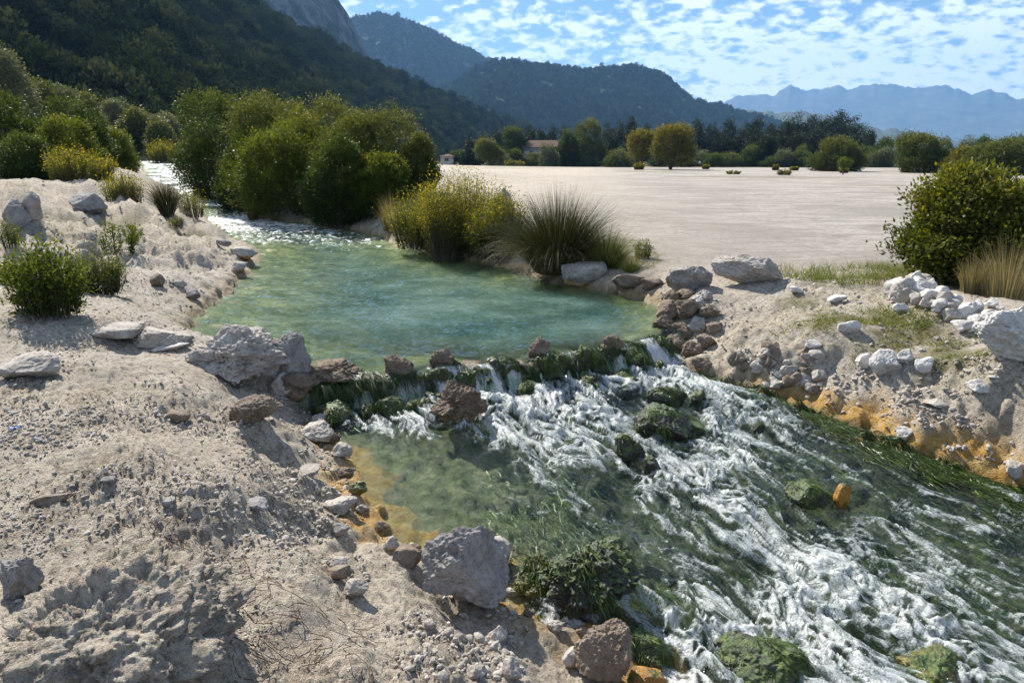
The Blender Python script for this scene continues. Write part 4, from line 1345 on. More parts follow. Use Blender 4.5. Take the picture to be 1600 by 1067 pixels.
# the crusted tufa outcrop in the near corner
def outcrop():
    c = on_surface(150, 1060, terrain)
    p, f = stone_shape(808, 6, 7, .16, .05, .6)
    nr = p / np.linalg.norm(p, axis=1)[:, None]
    p = p + nr * (0.22 * fbm3(p, 1.9, 3, 60) + 0.16 * np.abs(fbm3(p, 4.2, 4, 61)) * (1 + fbm3(p, 1.5, 2, 66)) + 0.060 * np.abs(fbm3(p, 22, 3, 64)))[:, None]
    p = p * np.array([.38, .40, .21])
    p = p @ np.array(Matrix.Rotation(.14, 3, 'Y') @ Matrix.Rotation(.18, 3, 'X')).T
    link('tufa_outcrop', mesh_np('tufa_outcrop', p, f, None, True, M_GROUND), label='knobbly grey tufa outcrop filling the near corner', cat='rock', loc=(c[0] - .03, c[1] + .10, c[2] + .03))


outcrop()


# ------------------------------------------------------------------ loose grit and rubble
def scatter(templates, pos, scale, rng, squash=(1, 1, .7), tilt=.6):
    vs, fs, off = [], [], 0
    n = len(pos)
    which = rng.randint(0, len(templates), n)
    for ti, (tv, tf) in enumerate(templates):
        idx = np.nonzero(which == ti)[0]
        m = len(idx)
        if not m:
            continue
        q = rng.normal(size=(m, 4)) * np.array([1, tilt * .3, tilt * .3, 1])
        q /= np.linalg.norm(q, axis=1)[:, None]
        w, x, y, z = q.T
        M = np.stack([1 - 2 * (y * y + z * z), 2 * (x * y - z * w), 2 * (x * z + y * w), 2 * (x * y + z * w), 1 - 2 * (x * x + z * z), 2 * (y * z - x * w), 2 * (x * z - y * w), 2 * (y * z + x * w), 1 - 2 * (x * x + y * y)], 1).reshape(m, 3, 3)
        sq = np.array(squash) * rng.uniform(.65, 1.35, (m, 3))
        tvs = tv[None] * sq[:, None, :] * scale[idx][:, None, None]
        vv = np.einsum('nij,nkj->nki', M, tvs) + pos[idx][:, None, :]
        ff = tf[None] + (np.arange(m) * len(tv))[:, None, None] + off
        vs.append(vv.reshape(-1, 3))
        fs.append(ff.reshape(-1, tf.shape[1]))
        off += m * len(tv)
    return np.concatenate(vs), np.concatenate(fs)


def rubble():
    rng = np.random.RandomState(33)
    tmp1 = [stone_shape(700 + i, 0, 3, .25, 0, .8) for i in range(12)]
    tmp2 = [stone_shape(720 + i, 1, 8, .16, 0, .9) for i in range(12)]
    zones = [  # px range, py range, count, size px lo, hi
        ((0, 660), (620, 1067), 15000, 1.6, 9), ((0, 560), (540, 700), 4000, 1.6, 7), ((560, 830), (880, 1067), 700, 3, 13), ((420, 660), (700, 1000), 2200, 2.5, 11), ((0, 420), (360, 560), 3000, 1.4, 6),
        ((1150, 1600), (560, 740), 4500, 1.8, 10), ((1200, 1600), (440, 570), 900, 2, 8), ((620, 800), (985, 1067), 260, 6, 20), ((1050, 1200), (470, 600), 300, 2.5, 9), ((0, 260), (290, 380), 220, 2, 7), ((900, 1100), (430, 480), 120, 2, 6), ((250, 620), (840, 1060), 500, 3, 9), ((430, 600), (350, 385), 60, 2, 7), ((1440, 1600), (540, 640), 160, 5, 14)]
    P, S = [], []
    zs = np.linspace(-1.1, 1.0, 14)
    for (x0, x1), (y0, y1), n, lo, hi in zones:
        px, py = rng.uniform(x0, x1, n), rng.uniform(y0, y1, n)
        D = np.stack([(px - 800) / FPX, _cp + (533.5 - py) / FPX * _sp, -_sp + (533.5 - py) / FPX * _cp], 1)
        t = (0.0 - CAM_Z) / D[:, 2]
        for _ in range(12):      # settle onto the ground
            zt = terrain(D[:, 0] * t, D[:, 1] * t, False)
            t = .5 * t + .5 * (zt - CAM_Z) / D[:, 2]
        X, Y = D[:, 0] * t, D[:, 1] * t
        cl = fbm2(X, Y, 1.3, 3, 131)
        ok = (np.minimum(sdist(X, Y, CREEK), sdist(X, Y, RAPID)) > .07) & (cl + rng.normal(size=n) * .25 > -.05)
        X, Y, t = X[ok], Y[ok], t[ok]
        sz = lo * (hi / lo) ** (rng.rand(len(X)) ** 2.2) / FPX * t * .5
        Z = terrain(X, Y) + sz * .25
        P.append(np.stack([X, Y, Z], 1))
        S.append(sz)
    P, S = np.concatenate(P), np.concatenate(S)
    dep = P[:, 1]
    big = S / dep * FPX > 2.6
    for nm, sel, tm, mt, lb in (('grit', ~big, tmp1, M_GROUND, 'loose grit and crumbs scattered over the pale ground'), ('rubble', big, tmp2, M_PALE, 'loose small stones and clods scattered over the banks')):
        v, f = scatter(tm, P[sel], S[sel], rng)
        link(nm, mesh_np(nm, v, f, None, nm == 'grit', mt), kind='stuff', label=lb, cat='rubble')


rubble()


# ------------------------------------------------------------------ water falling over the weir, algae streaming in the current
def fall_material():
    b = NB('falling_water')
    uv = b.attr('uvw', True)
    n = b.noise(b.mapping(uv, (26, 2.2, 1)), 1.0, 5, .65, .5)
    n2_ = b.noise(b.mapping(uv, (70, 14, 1)), 1.0, 4, .7)
    f = b.math('ADD', b.math('MULTIPLY', n, 1.0), b.math('MULTIPLY', n2_, .5))
    sepu = b.n('ShaderNodeSeparateXYZ')
    b.set(sepu.inputs[0], uv)
    f = b.math('ADD', f, b.math('MULTIPLY', sepu.outputs['Z'], 0.30))
    m = b.ramp(f, [(0.80, 0.0), (1.0, .85)])
    fo = b.principled((.86, .88, .90), .35, .5, b.bump(n2_, .7, .02))
    tl = b.n('ShaderNodeBsdfTranslucent')
    tl.inputs['Color'].default_value = (.85, .9, .92, 1)
    fo = b.mixs(.35, fo, tl.outputs[0])
    tr = b.n('ShaderNodeBsdfTransparent')
    tr.inputs['Color'].default_value = (.9, .95, .93, 1)
    gl = b.n('ShaderNodeBsdfGlossy')
    gl.inputs['Roughness'].default_value = .12
    b.set(gl.inputs['Normal'], b.bump(n, .9, .03))
    body = b.mixs(.12, tr.outputs[0], gl.outputs[0])
    return b.done(b.mixs(m, body, fo))


M_FALL = fall_material()


def waterfall(u0, u1, seed, label, reach=.30, strong=.0):
    rng = np.random.RandomState(seed)
    nu, nv = max(10, int((u1 - u0) * _wl[-1] / .012)), 26
    us = np.linspace(u0, u1, nu)
    base = np.array([weir_point(u) for u in us])
    k = np.linspace(0, 1, nv)
    V, A = [], []
    for j, t in enumerate(k):
        bulge = 0.10 + reach * t ** .8
        lat = us * _wl[-1]
        wob = .030 * n2(lat * 14 + 0 * lat, lat * 0 + t * 1.5, seed) + .016 * n2(lat * 40, lat * 0 + t * 3, seed + 1)
        zt = (POOL_Z + .004) + (-.30) * np.clip(t, 0, 1) ** 1.7 + .01 * n2(lat * 9, lat * 0, seed + 2)
        xy = base + FLOW[None] * (bulge - .10 + wob * t)[:, None]
        V.append(np.stack([xy[:, 0], xy[:, 1], zt * np.ones(nu)], 1))
        ed = np.minimum(us - u0, u1 - us) / max(u1 - u0, 1e-6)
        A.append(np.stack([lat, np.full(nu, t), strong + .9 * t + 1.2 * np.clip(ed * 4, 0, 1) - 1.2], 1))
    me = mesh_np('waterfall', np.concatenate(V), grid_faces(nv, nu), dict(uvw=np.concatenate(A)), True, M_FALL)
    link('waterfall', me, kind='structure', label=label, cat='water')


for k, (a, b_, r_, s_) in enumerate(((.04, .13, .22, .12), (.17, .25, .24, .15), (.27, .40, .34, .35), (.40, .45, .30, .2), (.465, .51, .22, .4), (.545, .60, .20, .45), (.62, .72, .22, .05), (.76, .86, .24, .1), (.90, .985, .34, .4))):
    waterfall(a, b_, 40 + k, '%s thin white fall from the left along the weir' % ORD[k], r_, s_ + .18)


def algae():
    rng = np.random.RandomState(9)
    zones = [((1120, 1600), None, 4200, 'R'), ((720, 960), (720, 960), 1300, 'L'), ((1000, 1600), (650, 1000), 1500, 'M'), ((490, 560), (620, 690), 500, 'C')]
    P = []
    T = []
    for xr, yr, n, kind in zones:
        if kind == 'R':
            u = rng.rand(n) ** .8
            a = 1090 + u * 560
            e = np.interp(a, [p[0] for p in RAPID_R], [p[1] for p in RAPID_R])
            b_ = e + np.abs(rng.normal(size=n)) * (12 + 24 * u) * (.25 + 1.5 * rng.rand(n) * np.clip(.5 + n2(a / 60, a * 0, 7), .1, 1.4))
            z0 = .012
        else:
            a, b_ = rng.uniform(*xr, n), rng.uniform(*yr, n)
            z0 = -.012
        Q = np.stack([(a - 800) / FPX, _cp + (533.5 - b_) / FPX * _sp, -_sp + (533.5 - b_) / FPX * _cp], 1)
        t = (-0.85 - CAM_Z) / Q[:, 2]
        for _ in range(8):
            t = (W_rapid(Q[:, 0] * t, Q[:, 1] * t) - CAM_Z) / Q[:, 2]
        X, Y = Q[:, 0] * t, Q[:, 1] * t
        d = sdist(X, Y, RAPID)
        cl = fbm2(X, Y, 1.6, 3, 141)
        ok = (d < .05) & ((cl > -.05) | (kind == 'R'))
        X, Y = X[ok], Y[ok]
        K = 6
        m = len(X)
        ln = rng.uniform(.06, .24, m)
        ang = rng.normal(size=m) * .25
        fx = FLOW[0] * np.cos(ang) - FLOW[1] * np.sin(ang)
        fy = FLOW[0] * np.sin(ang) + FLOW[1] * np.cos(ang)
        ph = rng.uniform(0, 6.28, m)
        path = []
        for k in range(K):
            q = k / (K - 1)
            wv = .018 * np.sin(ph + q * 5)
            xx, yy = X + fx * ln * q - fy * wv, Y + fy * ln * q + fx * wv
            zz = np.maximum(W_rapid(xx, yy) + z0, terrain(xx, yy, False) + .012) + rng.normal(size=m) * .004
            path.append(np.stack([xx, yy, zz], 1))
        P.append(np.stack(path, 1))
        T.append(rng.beta(1.3, 3.2, m))
    P = np.concatenate(P)
    T = np.concatenate(T)
    v, f, tt = ribbons(P, rng.uniform(.004, .011, len(P)), T, True, rng)
    link('algae', mesh_np('algae', v, f, dict(tint=tt), True, M_MOSS), kind='stuff', label='bright and dark green algae streaming along the edges of the rapids', cat='algae')


algae()


def weir_curtain():
    """matted weed hanging down the whole face of the sill"""
    rng = np.random.RandomState(29)
    n = 11000
    u = rng.rand(n)
    dens = .42 + 1.5 * n2(u * 17, u * 0, 3) + .5 * n2(u * 60, u * 0, 4)
    u = u[rng.rand(n) < dens]
    n = len(u)
    B = np.array([weir_point(q) for q in u])
    K = 7
    off = rng.uniform(-.10, .12, n)
    reach = (.10 + .15 * sstep(.35, .05, u)) * rng.uniform(.3, 1.15, n) + np.clip(off, 0, 1)
    fall = rng.uniform(.08, .27, n)
    lat = rng.normal(size=n) * .02
    path = []
    for k in range(K):
        q = k / (K - 1)
        ou = off + (reach - off) * q
        wv = lat * q + .008 * np.sin(q * 7 + u * 300)
        x = B[:, 0] + FLOW[0] * ou + CROSS[0] * wv
        y = B[:, 1] + FLOW[1] * ou + CROSS[1] * wv
        z = POOL_Z + .004 + .05 * n2(u * 23, u * 0, 8) - fall * q ** 1.5 + .012 * n2(u * 60 + q, u * 0 + q, 6)
        path.append(np.stack([x, y, np.maximum(z, W_rapid(x, y) - .02)], 1))
    v, f, tt = ribbons(np.stack(path, 1), rng.uniform(.002, .006, n), rng.beta(1.2, 3.6, n), True, rng)
    link('hanging_weed', mesh_np('hanging_weed', v, f, dict(tint=tt), True, M_MOSS), kind='stuff', label='dark matted weed hanging down the face of the weir', cat='algae')


weir_curtain()


def spray():
    """drops and froth thrown up where the water breaks"""
    rng = np.random.RandomState(19)
    n = 26000
    a, b_ = rng.uniform(560, 1620, n), rng.uniform(540, 1085, n)
    Q = np.stack([(a - 800) / FPX, _cp + (533.5 - b_) / FPX * _sp, -_sp + (533.5 - b_) / FPX * _cp], 1)
    t = (-0.85 - CAM_Z) / Q[:, 2]
    for _ in range(8):
        t = (W_rapid(Q[:, 0] * t, Q[:, 1] * t) - CAM_Z) / Q[:, 2]
    X, Y = Q[:, 0] * t, Q[:, 1] * t
    d = sdist(X, Y, RAPID)
    h, fo, th, dens, _, _ = rapid_surface(X, Y)
    ok = (d < -.04) & (rng.rand(n) < .03 * fo + .32 * th * dens)
    X, Y, h, t, th = X[ok], Y[ok], h[ok], t[ok], th[ok]
    hop = rng.exponential(.012, len(X)) + .035 * (rng.rand(len(X)) < .12) * rng.rand(len(X))
    S = rng.uniform(.0010, .0028, len(X)) * (0.6 + t / 7)
    v, f = scatter([ICO[0], ICO[1]], np.stack([X, Y, h + hop], 1), S, rng, (1, 1, 1))
    b = NB('spray_drops')
    m = b.done(b.principled((.88, .90, .92), .15, .6))
    link('spray', mesh_np('spray', v, f, None, True, m), kind='stuff', label='white drops and froth thrown up by the rapids', cat='spray')


spray()

# ------------------------------------------------------------------ plants
def leaf_material(name, stops, trans=.35, gloss=.12, rough=.5, inst=0.0):
    b = NB(name)
    t = b.attr('tint')
    if inst:
        t = b.math('ADD', b.math('MULTIPLY', t, 1 - inst), b.math('MULTIPLY', b.rnd(), inst))
    col = b.ramp(t, stops)
    a = b.principled(col, rough, gloss)
    tl = b.n('ShaderNodeBsdfTranslucent')
    b.set(tl.inputs['Color'], b.mix(1.0, col, (1.5, 1.35, .55), 'MULTIPLY'))
    return b.done(b.mixs(trans, a, tl.outputs[0]))


LM_DARK = leaf_material('leaf_dark_green', [(0.0, (.018, .032, .010)), (.5, (.045, .075, .018)), (.85, (.085, .115, .028)), (1, (.15, .16, .05))])
LM_GREEN = leaf_material('leaf_green', [(0.0, (.028, .045, .010)), (.5, (.075, .11, .018)), (.85, (.14, .16, .028)), (1, (.24, .22, .06))], .42)
LM_BUSH = leaf_material('leaf_bush_green', [(0.0, (.028, .040, .009)), (.45, (.080, .100, .017)), (.8, (.155, .165, .026)), (1, (.27, .25, .06))], .42, .2)
LM_OLIVE = leaf_material('leaf_olive', [(0.0, (.030, .042, .014)), (.5, (.075, .098, .028)), (.85, (.135, .150, .048)), (1, (.21, .19, .09))], .35)
LM_GREYGREEN = leaf_material('leaf_grey_green', [(0.0, (.04, .055, .035)), (.5, (.10, .12, .075)), (1, (.19, .21, .14))], .3)
LM_YELLOW = leaf_material('leaf_yellow_flowering', [(0.0, (.035, .042, .014)), (.42, (.095, .115, .025)), (.70, (.18, .18, .03)), (.86, (.42, .36, .03)), (1, (.58, .47, .05))], .42)
LM_GOLD = leaf_material('leaf_autumn_gold', [(0.0, (.045, .048, .014)), (.5, (.105, .108, .028)), (.85, (.19, .17, .04)), (1, (.28, .23, .05))], .4)
LM_BROWN = leaf_material('leaf_dry_brown', [(0.0, (.06, .04, .022)), (.5, (.15, .105, .055)), (1, (.28, .21, .12))], .3)
LM_PINE = leaf_material('leaf_pine', [(0.0, (.008, .016, .009)), (.5, (.020, .034, .016)), (1, (.05, .066, .028))], .15)
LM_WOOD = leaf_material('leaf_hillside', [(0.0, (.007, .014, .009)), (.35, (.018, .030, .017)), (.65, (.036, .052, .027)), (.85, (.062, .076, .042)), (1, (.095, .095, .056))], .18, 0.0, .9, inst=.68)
LM_RUSH = leaf_material('rush_blade', [(0.0, (.016, .020, .009)), (.45, (.050, .058, .022)), (.75, (.12, .115, .05)), (1, (.26, .22, .12))], .12)
LM_GRASS = leaf_material('grass_blade', [(0.0, (.05, .075, .015)), (.5, (.11, .155, .028)), (.8, (.19, .21, .05)), (1, (.36, .31, .13))], .42)
LM_DRY = leaf_material('dry_grass_blade', [(0.0, (.11, .095, .055)), (.5, (.24, .21, .125)), (1, (.42, .37, .25))], .35)


def bark_material():
    b = NB('bark')
    n = b.noise(b.mapping(b.obj(), (9, 9, 2)), 2.0, 6, .7)
    return b.done(b.principled(b.ramp(n, [(.3, (.045, .034, .025)), (.7, (.16, .13, .10))]), .9, .2, b.bump(n, .8, .03)))


M_BARK = bark_material()


def tubes(paths, radii, sides=5):
    """paths: list of (K x 3), radii: list of (K)"""
    V, F, off = [], [], 0
    for P, rad in zip(paths, radii):
        P = np.asarray(P, float)
        K = len(P)
        d = np.gradient(P, axis=0)
        d /= np.maximum(np.linalg.norm(d, axis=1), 1e-9)[:, None]
        ref = np.array([.3, .9, .1])
        a = np.cross(d, ref)
        a /= np.maximum(np.linalg.norm(a, axis=1), 1e-9)[:, None]
        b_ = np.cross(d, a)
        th = np.linspace(0, 2 * np.pi, sides, endpoint=False)
        ring = a[:, None, :] * np.cos(th)[None, :, None] + b_[:, None, :] * np.sin(th)[None, :, None]
        V.append((P[:, None, :] + ring * np.asarray(rad)[:, None, None]).reshape(-1, 3))
        i = (np.arange(K - 1)[:, None] * sides + np.arange(sides)[None, :])
        j = (np.arange(K - 1)[:, None] * sides + (np.arange(sides)[None, :] + 1) % sides)
        F.append(np.stack([i, j, j + sides, i + sides], -1).reshape(-1, 4) + off)
        off += K * sides
    return np.concatenate(V), np.concatenate(F)


def leaf_mesh(pos, axis, L, Wd, rng, tint, flat=.35):
    n = len(pos)
    axis = axis / np.maximum(np.linalg.norm(axis, axis=1), 1e-9)[:, None]
    side = np.cross(axis, rng.normal(size=(n, 3)) + np.array([0, 0, flat]))
    side /= np.maximum(np.linalg.norm(side, axis=1), 1e-9)[:, None]
    nr = np.cross(axis, side)
    l = L * rng.uniform(.65, 1.3, n)[:, None]
    w = Wd * rng.uniform(.7, 1.25, n)[:, None]
    v = np.stack([pos, pos + axis * l * .45 + side * w * .5 + nr * w * .12, pos + axis * l - nr * l * .06, pos + axis * l * .45 - side * w * .5 + nr * w * .12], 1).reshape(-1, 3)
    f = np.arange(n * 4).reshape(n, 4)
    return v, f, np.repeat(tint, 4)


def lobes_for(rng, H, Rx, Ry, n, base):
    out = []
    for i in range(n):
        a = i / n * 6.283 + rng.uniform(-.5, .5)
        q = rng.uniform(.25, .62)
        z = rng.uniform(base + .18, .78)
        sh = 1.0 - .35 * max(0, z - .5)
        s = rng.uniform(.30, .46)
        out.append((Rx * q * math.cos(a) * sh, Ry * q * math.sin(a) * sh, H * z, Rx * s * 1.05, Ry * s * 1.05, H * s * rng.uniform(.55, .8)))
    out.append((Rx * .1 * rng.normal(), Ry * .1 * rng.normal(), H * .72, Rx * .5, Ry * .5, H * .30))
    if base < .12:
        out.append((0, 0, H * .28, Rx * .86, Ry * .86, H * .36))
    return np.array(out)


def crown_mesh(seed, H, Rx, Ry, nsprig, per, L, Wd, spread, mat, nlob=7, base=0.0, up=.35, lobes=None, brighten=.55, name='crown', noise_f=3.0):
    rng = np.random.RandomState(seed)
    lo = lobes_for(rng, H, Rx, Ry, nlob, base) if lobes is None else np.array(lobes, float)
    area = (lo[:, 3] * lo[:, 4] + lo[:, 3] * lo[:, 5] + lo[:, 4] * lo[:, 5])
    m = int(nsprig * 2.6)
    which = rng.choice(len(lo), m, p=area / area.sum())
    d = rng.normal(size=(m, 3))
    d /= np.linalg.norm(d, axis=1)[:, None]
    d[:, 2] = np.where(rng.rand(m) < .5, np.abs(d[:, 2]), d[:, 2])
    lump = 1 + .42 * fbm3(d * 1.0 + which[:, None] * 3.1, noise_f, 2, seed % 50)
    rad = (1 - np.abs(rng.normal(size=m)) * .16) * lump
    shoot = (rng.rand(m) < .10) & (d[:, 2] > -.1)
    rad = np.where(shoot, rad * rng.uniform(1.03, 1.16, m), rad)
    p = lo[which, :3] + d * lo[which, 3:] * rad[:, None]
    deep = np.full(m, 9.0)
    for c in lo:
        deep = np.minimum(deep, np.linalg.norm((p - c[:3]) / c[3:], axis=1))
    ok = (deep > .66) & (p[:, 2] > base * H + .02 * H)
    gap = fbm3(p * (2.2 / max(H, .5)), 1.6, 2, seed % 40 + 7)
    ok &= gap > -.42
    idx = np.nonzero(ok)[0][:nsprig]
    p, d = p[idx], d[idx]
    n = len(p) * per
    q = np.repeat(p, per, 0) + rng.normal(size=(n, 3)) * spread
    out = np.repeat(d, per, 0)
    ax = out * .7 + rng.normal(size=(n, 3)) * .6 + np.array([0, 0, up])
    hgt = np.clip(q[:, 2] / H, 0, 1)
    sp = np.repeat(rng.normal(size=len(p)), per)
    tint = np.clip(.42 + .13 * sp + .10 * rng.normal(size=n) + brighten * (hgt - .5), 0, 1)  # sunlit tops put into the tint: leaves get lighter with height
    q[:, 2] = np.maximum(q[:, 2], .01)
    if base < .12:      # leaves down to the ground
        k = int(n * .22)
        a_ = rng.uniform(0, 6.283, k)
        rr_ = np.sqrt(rng.uniform(.25, 1, k))
        zz_ = rng.uniform(.01, .45, k)
        wd_ = .72 + .25 * np.sin(zz_ * 3.5) + .12 * np.sin(a_ * 3 + seed) + .08 * np.sin(a_ * 7 + seed * 2)
        q2 = np.stack([Rx * wd_ * rr_ * np.cos(a_), Ry * wd_ * rr_ * np.sin(a_), H * zz_], 1)
        q2 += .10 * Rx * np.stack([n3(q2 * (4 / H), 3), n3(q2 * (4 / H), 4), 0 * rr_], 1)
        o2 = np.stack([np.cos(a_), np.sin(a_), 0 * a_], 1)
        q = np.concatenate([q, q2])
        ax = np.concatenate([ax, o2 * .6 + rng.normal(size=(k, 3)) * .6 + np.array([0, 0, .2])])
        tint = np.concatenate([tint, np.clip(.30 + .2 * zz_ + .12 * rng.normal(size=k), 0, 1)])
    v, f, tt = leaf_mesh(q, ax, L, Wd, rng, tint)
    me = mesh_np(name, v, f, dict(tint=tt), False, mat)
    return me, lo


def stems_mesh(seed, lo, H, r0, n=9, name='stem', clear=0.0):
    rng = np.random.RandomState(seed + 5)
    paths, rads = [], []
    K = 6
    root = np.array([0, 0, -.12 * H * .3])
    for i in range(n):
        c = lo[i % len(lo)]
        end = c[:3] + rng.normal(size=3) * c[3:] * .35
        fork = np.array([end[0] * .12, end[1] * .12, max(H * clear, end[2] * .3)])
        t = np.linspace(0, 1, K)[:, None]
        P = (1 - t) ** 2 * root + 2 * t * (1 - t) * fork + t ** 2 * end
        P[1:-1] += rng.normal(size=(K - 2, 3)) * H * .012
        paths.append(P)
        rads.append(np.linspace(r0 * (1.0 if i < 3 else .7), r0 * .18, K))
    v, f = tubes(paths, rads)
    return mesh_np(name, v, f, None, True, M_BARK)


def by(px, py):
    """forward distance of the ground seen there"""
    return float(ground_at(px, py)[1])


def at_px(px, y, zf=None):
    z = 0.0
    for _ in range(4):
        dep = y * _cp + (CAM_Z - z) * _sp
        x = (px - 800) / FPX * dep
        z = tz(x, y)
    return np.array([x, y, z]), dep


def top_height(py, y, z):
    """height above z of something at forward distance y whose top is seen at py"""
    b = (533.5 - py) / FPX
    t = y / (_cp + b * _sp)
    return CAM_Z + t * (-_sp + b * _cp) - z


def bush(name, label, px, y, top, wpx, mat, seed, nsprig=1500, per=7, leaf=(.06, .028), spread=.05, ry=.8, base=0.0, group=None, cat='bush', nlob=7, stem=.03, h=None, brighten=.55, up=.35):
    c, dep = at_px(px, y)
    H = h if h else top_height(top, y, c[2])
    Rx = wpx / FPX * dep / 2
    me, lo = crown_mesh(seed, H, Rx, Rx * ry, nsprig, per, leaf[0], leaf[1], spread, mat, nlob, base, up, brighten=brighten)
    root = link(name, None, label=label, cat=cat, group=group, loc=(c[0], c[1], c[2] - .04))
    link('crown', me, parent=root)
    link('trunk' if base > .12 else 'stem', stems_mesh(seed, lo, H, stem, 9, clear=base * .8), parent=root)
    return root


# dense bushes along the upper stream
bush('bush', 'large dark dense bush at the left frame edge behind the mound', 10, 27, 138, 215, LM_DARK, 1001, 3600, 8, (.10, .045), .09, nlob=9)
bush('bush', 'dark green bush just right of the large one at the frame edge', 128, 30, 153, 120, LM_DARK, 1002, 2000, 8, (.10, .045), .09)
bush('bush', 'green bush sloping down in front of the dark left bushes', 108, 25.5, 182, 120, LM_GREEN, 1003, 2000, 8, (.09, .04), .08)
bush('bush', 'small round bright bush beside the far end of the stream', 178, 34, 202, 74, LM_GREEN, 1004, 1300, 8, (.10, .045), .09)
bush('bush', 'brownish low bush between the small round bush and the stream', 198, 36, 218, 40, LM_OLIVE, 1005, 800, 7, (.10, .04), .09)
bush('bush', 'tall dark bush on the right bank of the far stream', 356, 28, 152, 158, LM_DARK, 1011, 3600, 8, (.09, .042), .085, nlob=9)
bush('bush', 'olive-topped bush rising between the tall dark bush and the leafy one', 428, 26, 150, 172, LM_OLIVE, 1012, 2600, 8, (.09, .04), .085)
bush('bush', 'broad leafy green bush overhanging the head of the pool', 465, by(465, 332), 184, 205, LM_GREEN, 1013, 5200, 8, (.075, .036), .07, nlob=10)
bush('bush', 'tall olive bush behind the broad leafy one', 512, 24.5, 156, 172, LM_OLIVE, 1014, 2600, 8, (.085, .036), .08)
bush('bush', 'ragged olive bush with dry twigs at the right end of the thicket', 606, 23, 174, 165, LM_OLIVE, 1015, 3000, 7, (.08, .03), .08)
bush('bush', 'low fresh green bush in front of the ragged olive bush', 590, by(590, 334), 240, 110, LM_GREEN, 1016, 2600, 8, (.065, .032), .055)
bush('bush', 'mid-green bush filling the middle of the thicket', 556, 22.0, 180, 155, LM_OLIVE, 1017, 2800, 8, (.08, .036), .07)
bush('bush', 'small dark bush under the tall bush at the stream bank', 324, 30, 200, 52, LM_DARK, 1018, 1200, 8, (.09, .04), .08)
bush('bush', 'dark bush in the gap between the tall dark bush and the leafy one', 400, 24.5, 196, 110, LM_DARK, 1031, 2600, 8, (.085, .04), .08)
bush('bush', 'low dark bush at the foot of the tall dark bush', 378, 24.0, 236, 80, LM_DARK, 1032, 1600, 8, (.08, .036), .07)
bush('bush', 'dull green bush closing the right side of the thicket', 648, 21.5, 214, 76, LM_OLIVE, 1033, 2000, 8, (.07, .032), .065)
bush('bush', 'dark bush inside the thicket behind the low fresh one', 540, 20.6, 214, 120, LM_DARK, 1034, 2800, 8, (.075, .036), .07)
bush('bush', 'dark low bush under the left bushes by the mound', 60, 24.0, 214, 130, LM_DARK, 1035, 2600, 8, (.085, .04), .08)
# the round leafy bush on the right
bush('bush', 'round leafy yellow-green bush at the right frame edge', 1545, by(1500, 440), 262, 300, LM_BUSH, 1021, 5600, 9, (.065, .034), .055, ry=.75, nlob=12, stem=.025, brighten=.5)


def upright_shrub(name, label, px, y, top, wpx, mat, seed, nstem=60, per=60, leaf=(.045, .012), ry=.8, flower=.24, cat='shrub', group=None, lean=.45, h=None, stemcol=True):
    """many upright leafy stems from one foot, flowering towards the tips"""
    rng = np.random.RandomState(seed)
    c, dep = at_px(px, y)
    H = h if h else top_height(top, y, c[2])
    Rx = wpx / FPX * dep / 2
    root = link(name, None, label=label, cat=cat, group=group, loc=(c[0], c[1], c[2] - .03))
    paths, rads, LP, LA, LT = [], [], [], [], []
    for i in range(nstem):
        a = rng.uniform(0, 6.283)
        q = math.sqrt(rng.rand())
        foot = np.array([math.cos(a) * Rx * .75 * q, math.sin(a) * Rx * ry * .75 * q, 0])
        hh = H * rng.uniform(.55, 1.02) * (1 - .35 * q * q)
        tip = np.array([math.cos(a) * Rx * q * rng.uniform(.85, 1.1), math.sin(a) * Rx * ry * q, hh])
        mid = (foot + tip) / 2 + np.array([0, 0, hh * .12]) + rng.normal(size=3) * Rx * .06
        t = np.linspace(0, 1, 6)[:, None]
        P = (1 - t) ** 2 * foot + 2 * t * (1 - t) * mid + t ** 2 * tip
        paths.append(P)
        rads.append(np.linspace(.005, .0015, 6) * max(1, dep / 9))
        u = rng.uniform(.03, 1.0, per) ** .8
        u1 = u[:, None]
        pp = (1 - u1) ** 2 * foot + 2 * u1 * (1 - u1) * mid + u1 ** 2 * tip
        sp = (.045 + .05 * u1) * H * .8 * (1.0 + .8 * (u1 > .6))
        pp = pp + rng.normal(size=(per, 3)) * sp * .6
        ax = rng.normal(size=(per, 3)) * .6 + np.array([math.cos(a) * .4, math.sin(a) * .4, .7])
        f_on = rng.rand() < .75
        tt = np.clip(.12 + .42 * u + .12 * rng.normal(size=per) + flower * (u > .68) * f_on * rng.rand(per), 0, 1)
        LP.append(pp)
        LA.append(ax)
        LT.append(tt)
    LP, LA, LT = np.concatenate(LP), np.concatenate(LA), np.concatenate(LT)
    LP[:, 2] = np.maximum(LP[:, 2], .01)
    v, f, tt = leaf_mesh(LP, LA, leaf[0], leaf[1], rng, LT)
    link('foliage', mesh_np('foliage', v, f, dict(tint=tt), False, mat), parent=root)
    v, f = tubes(paths, rads, 4)
    link('stem', mesh_np('stem', v, f, None, True, M_BARK), parent=root)
    return root


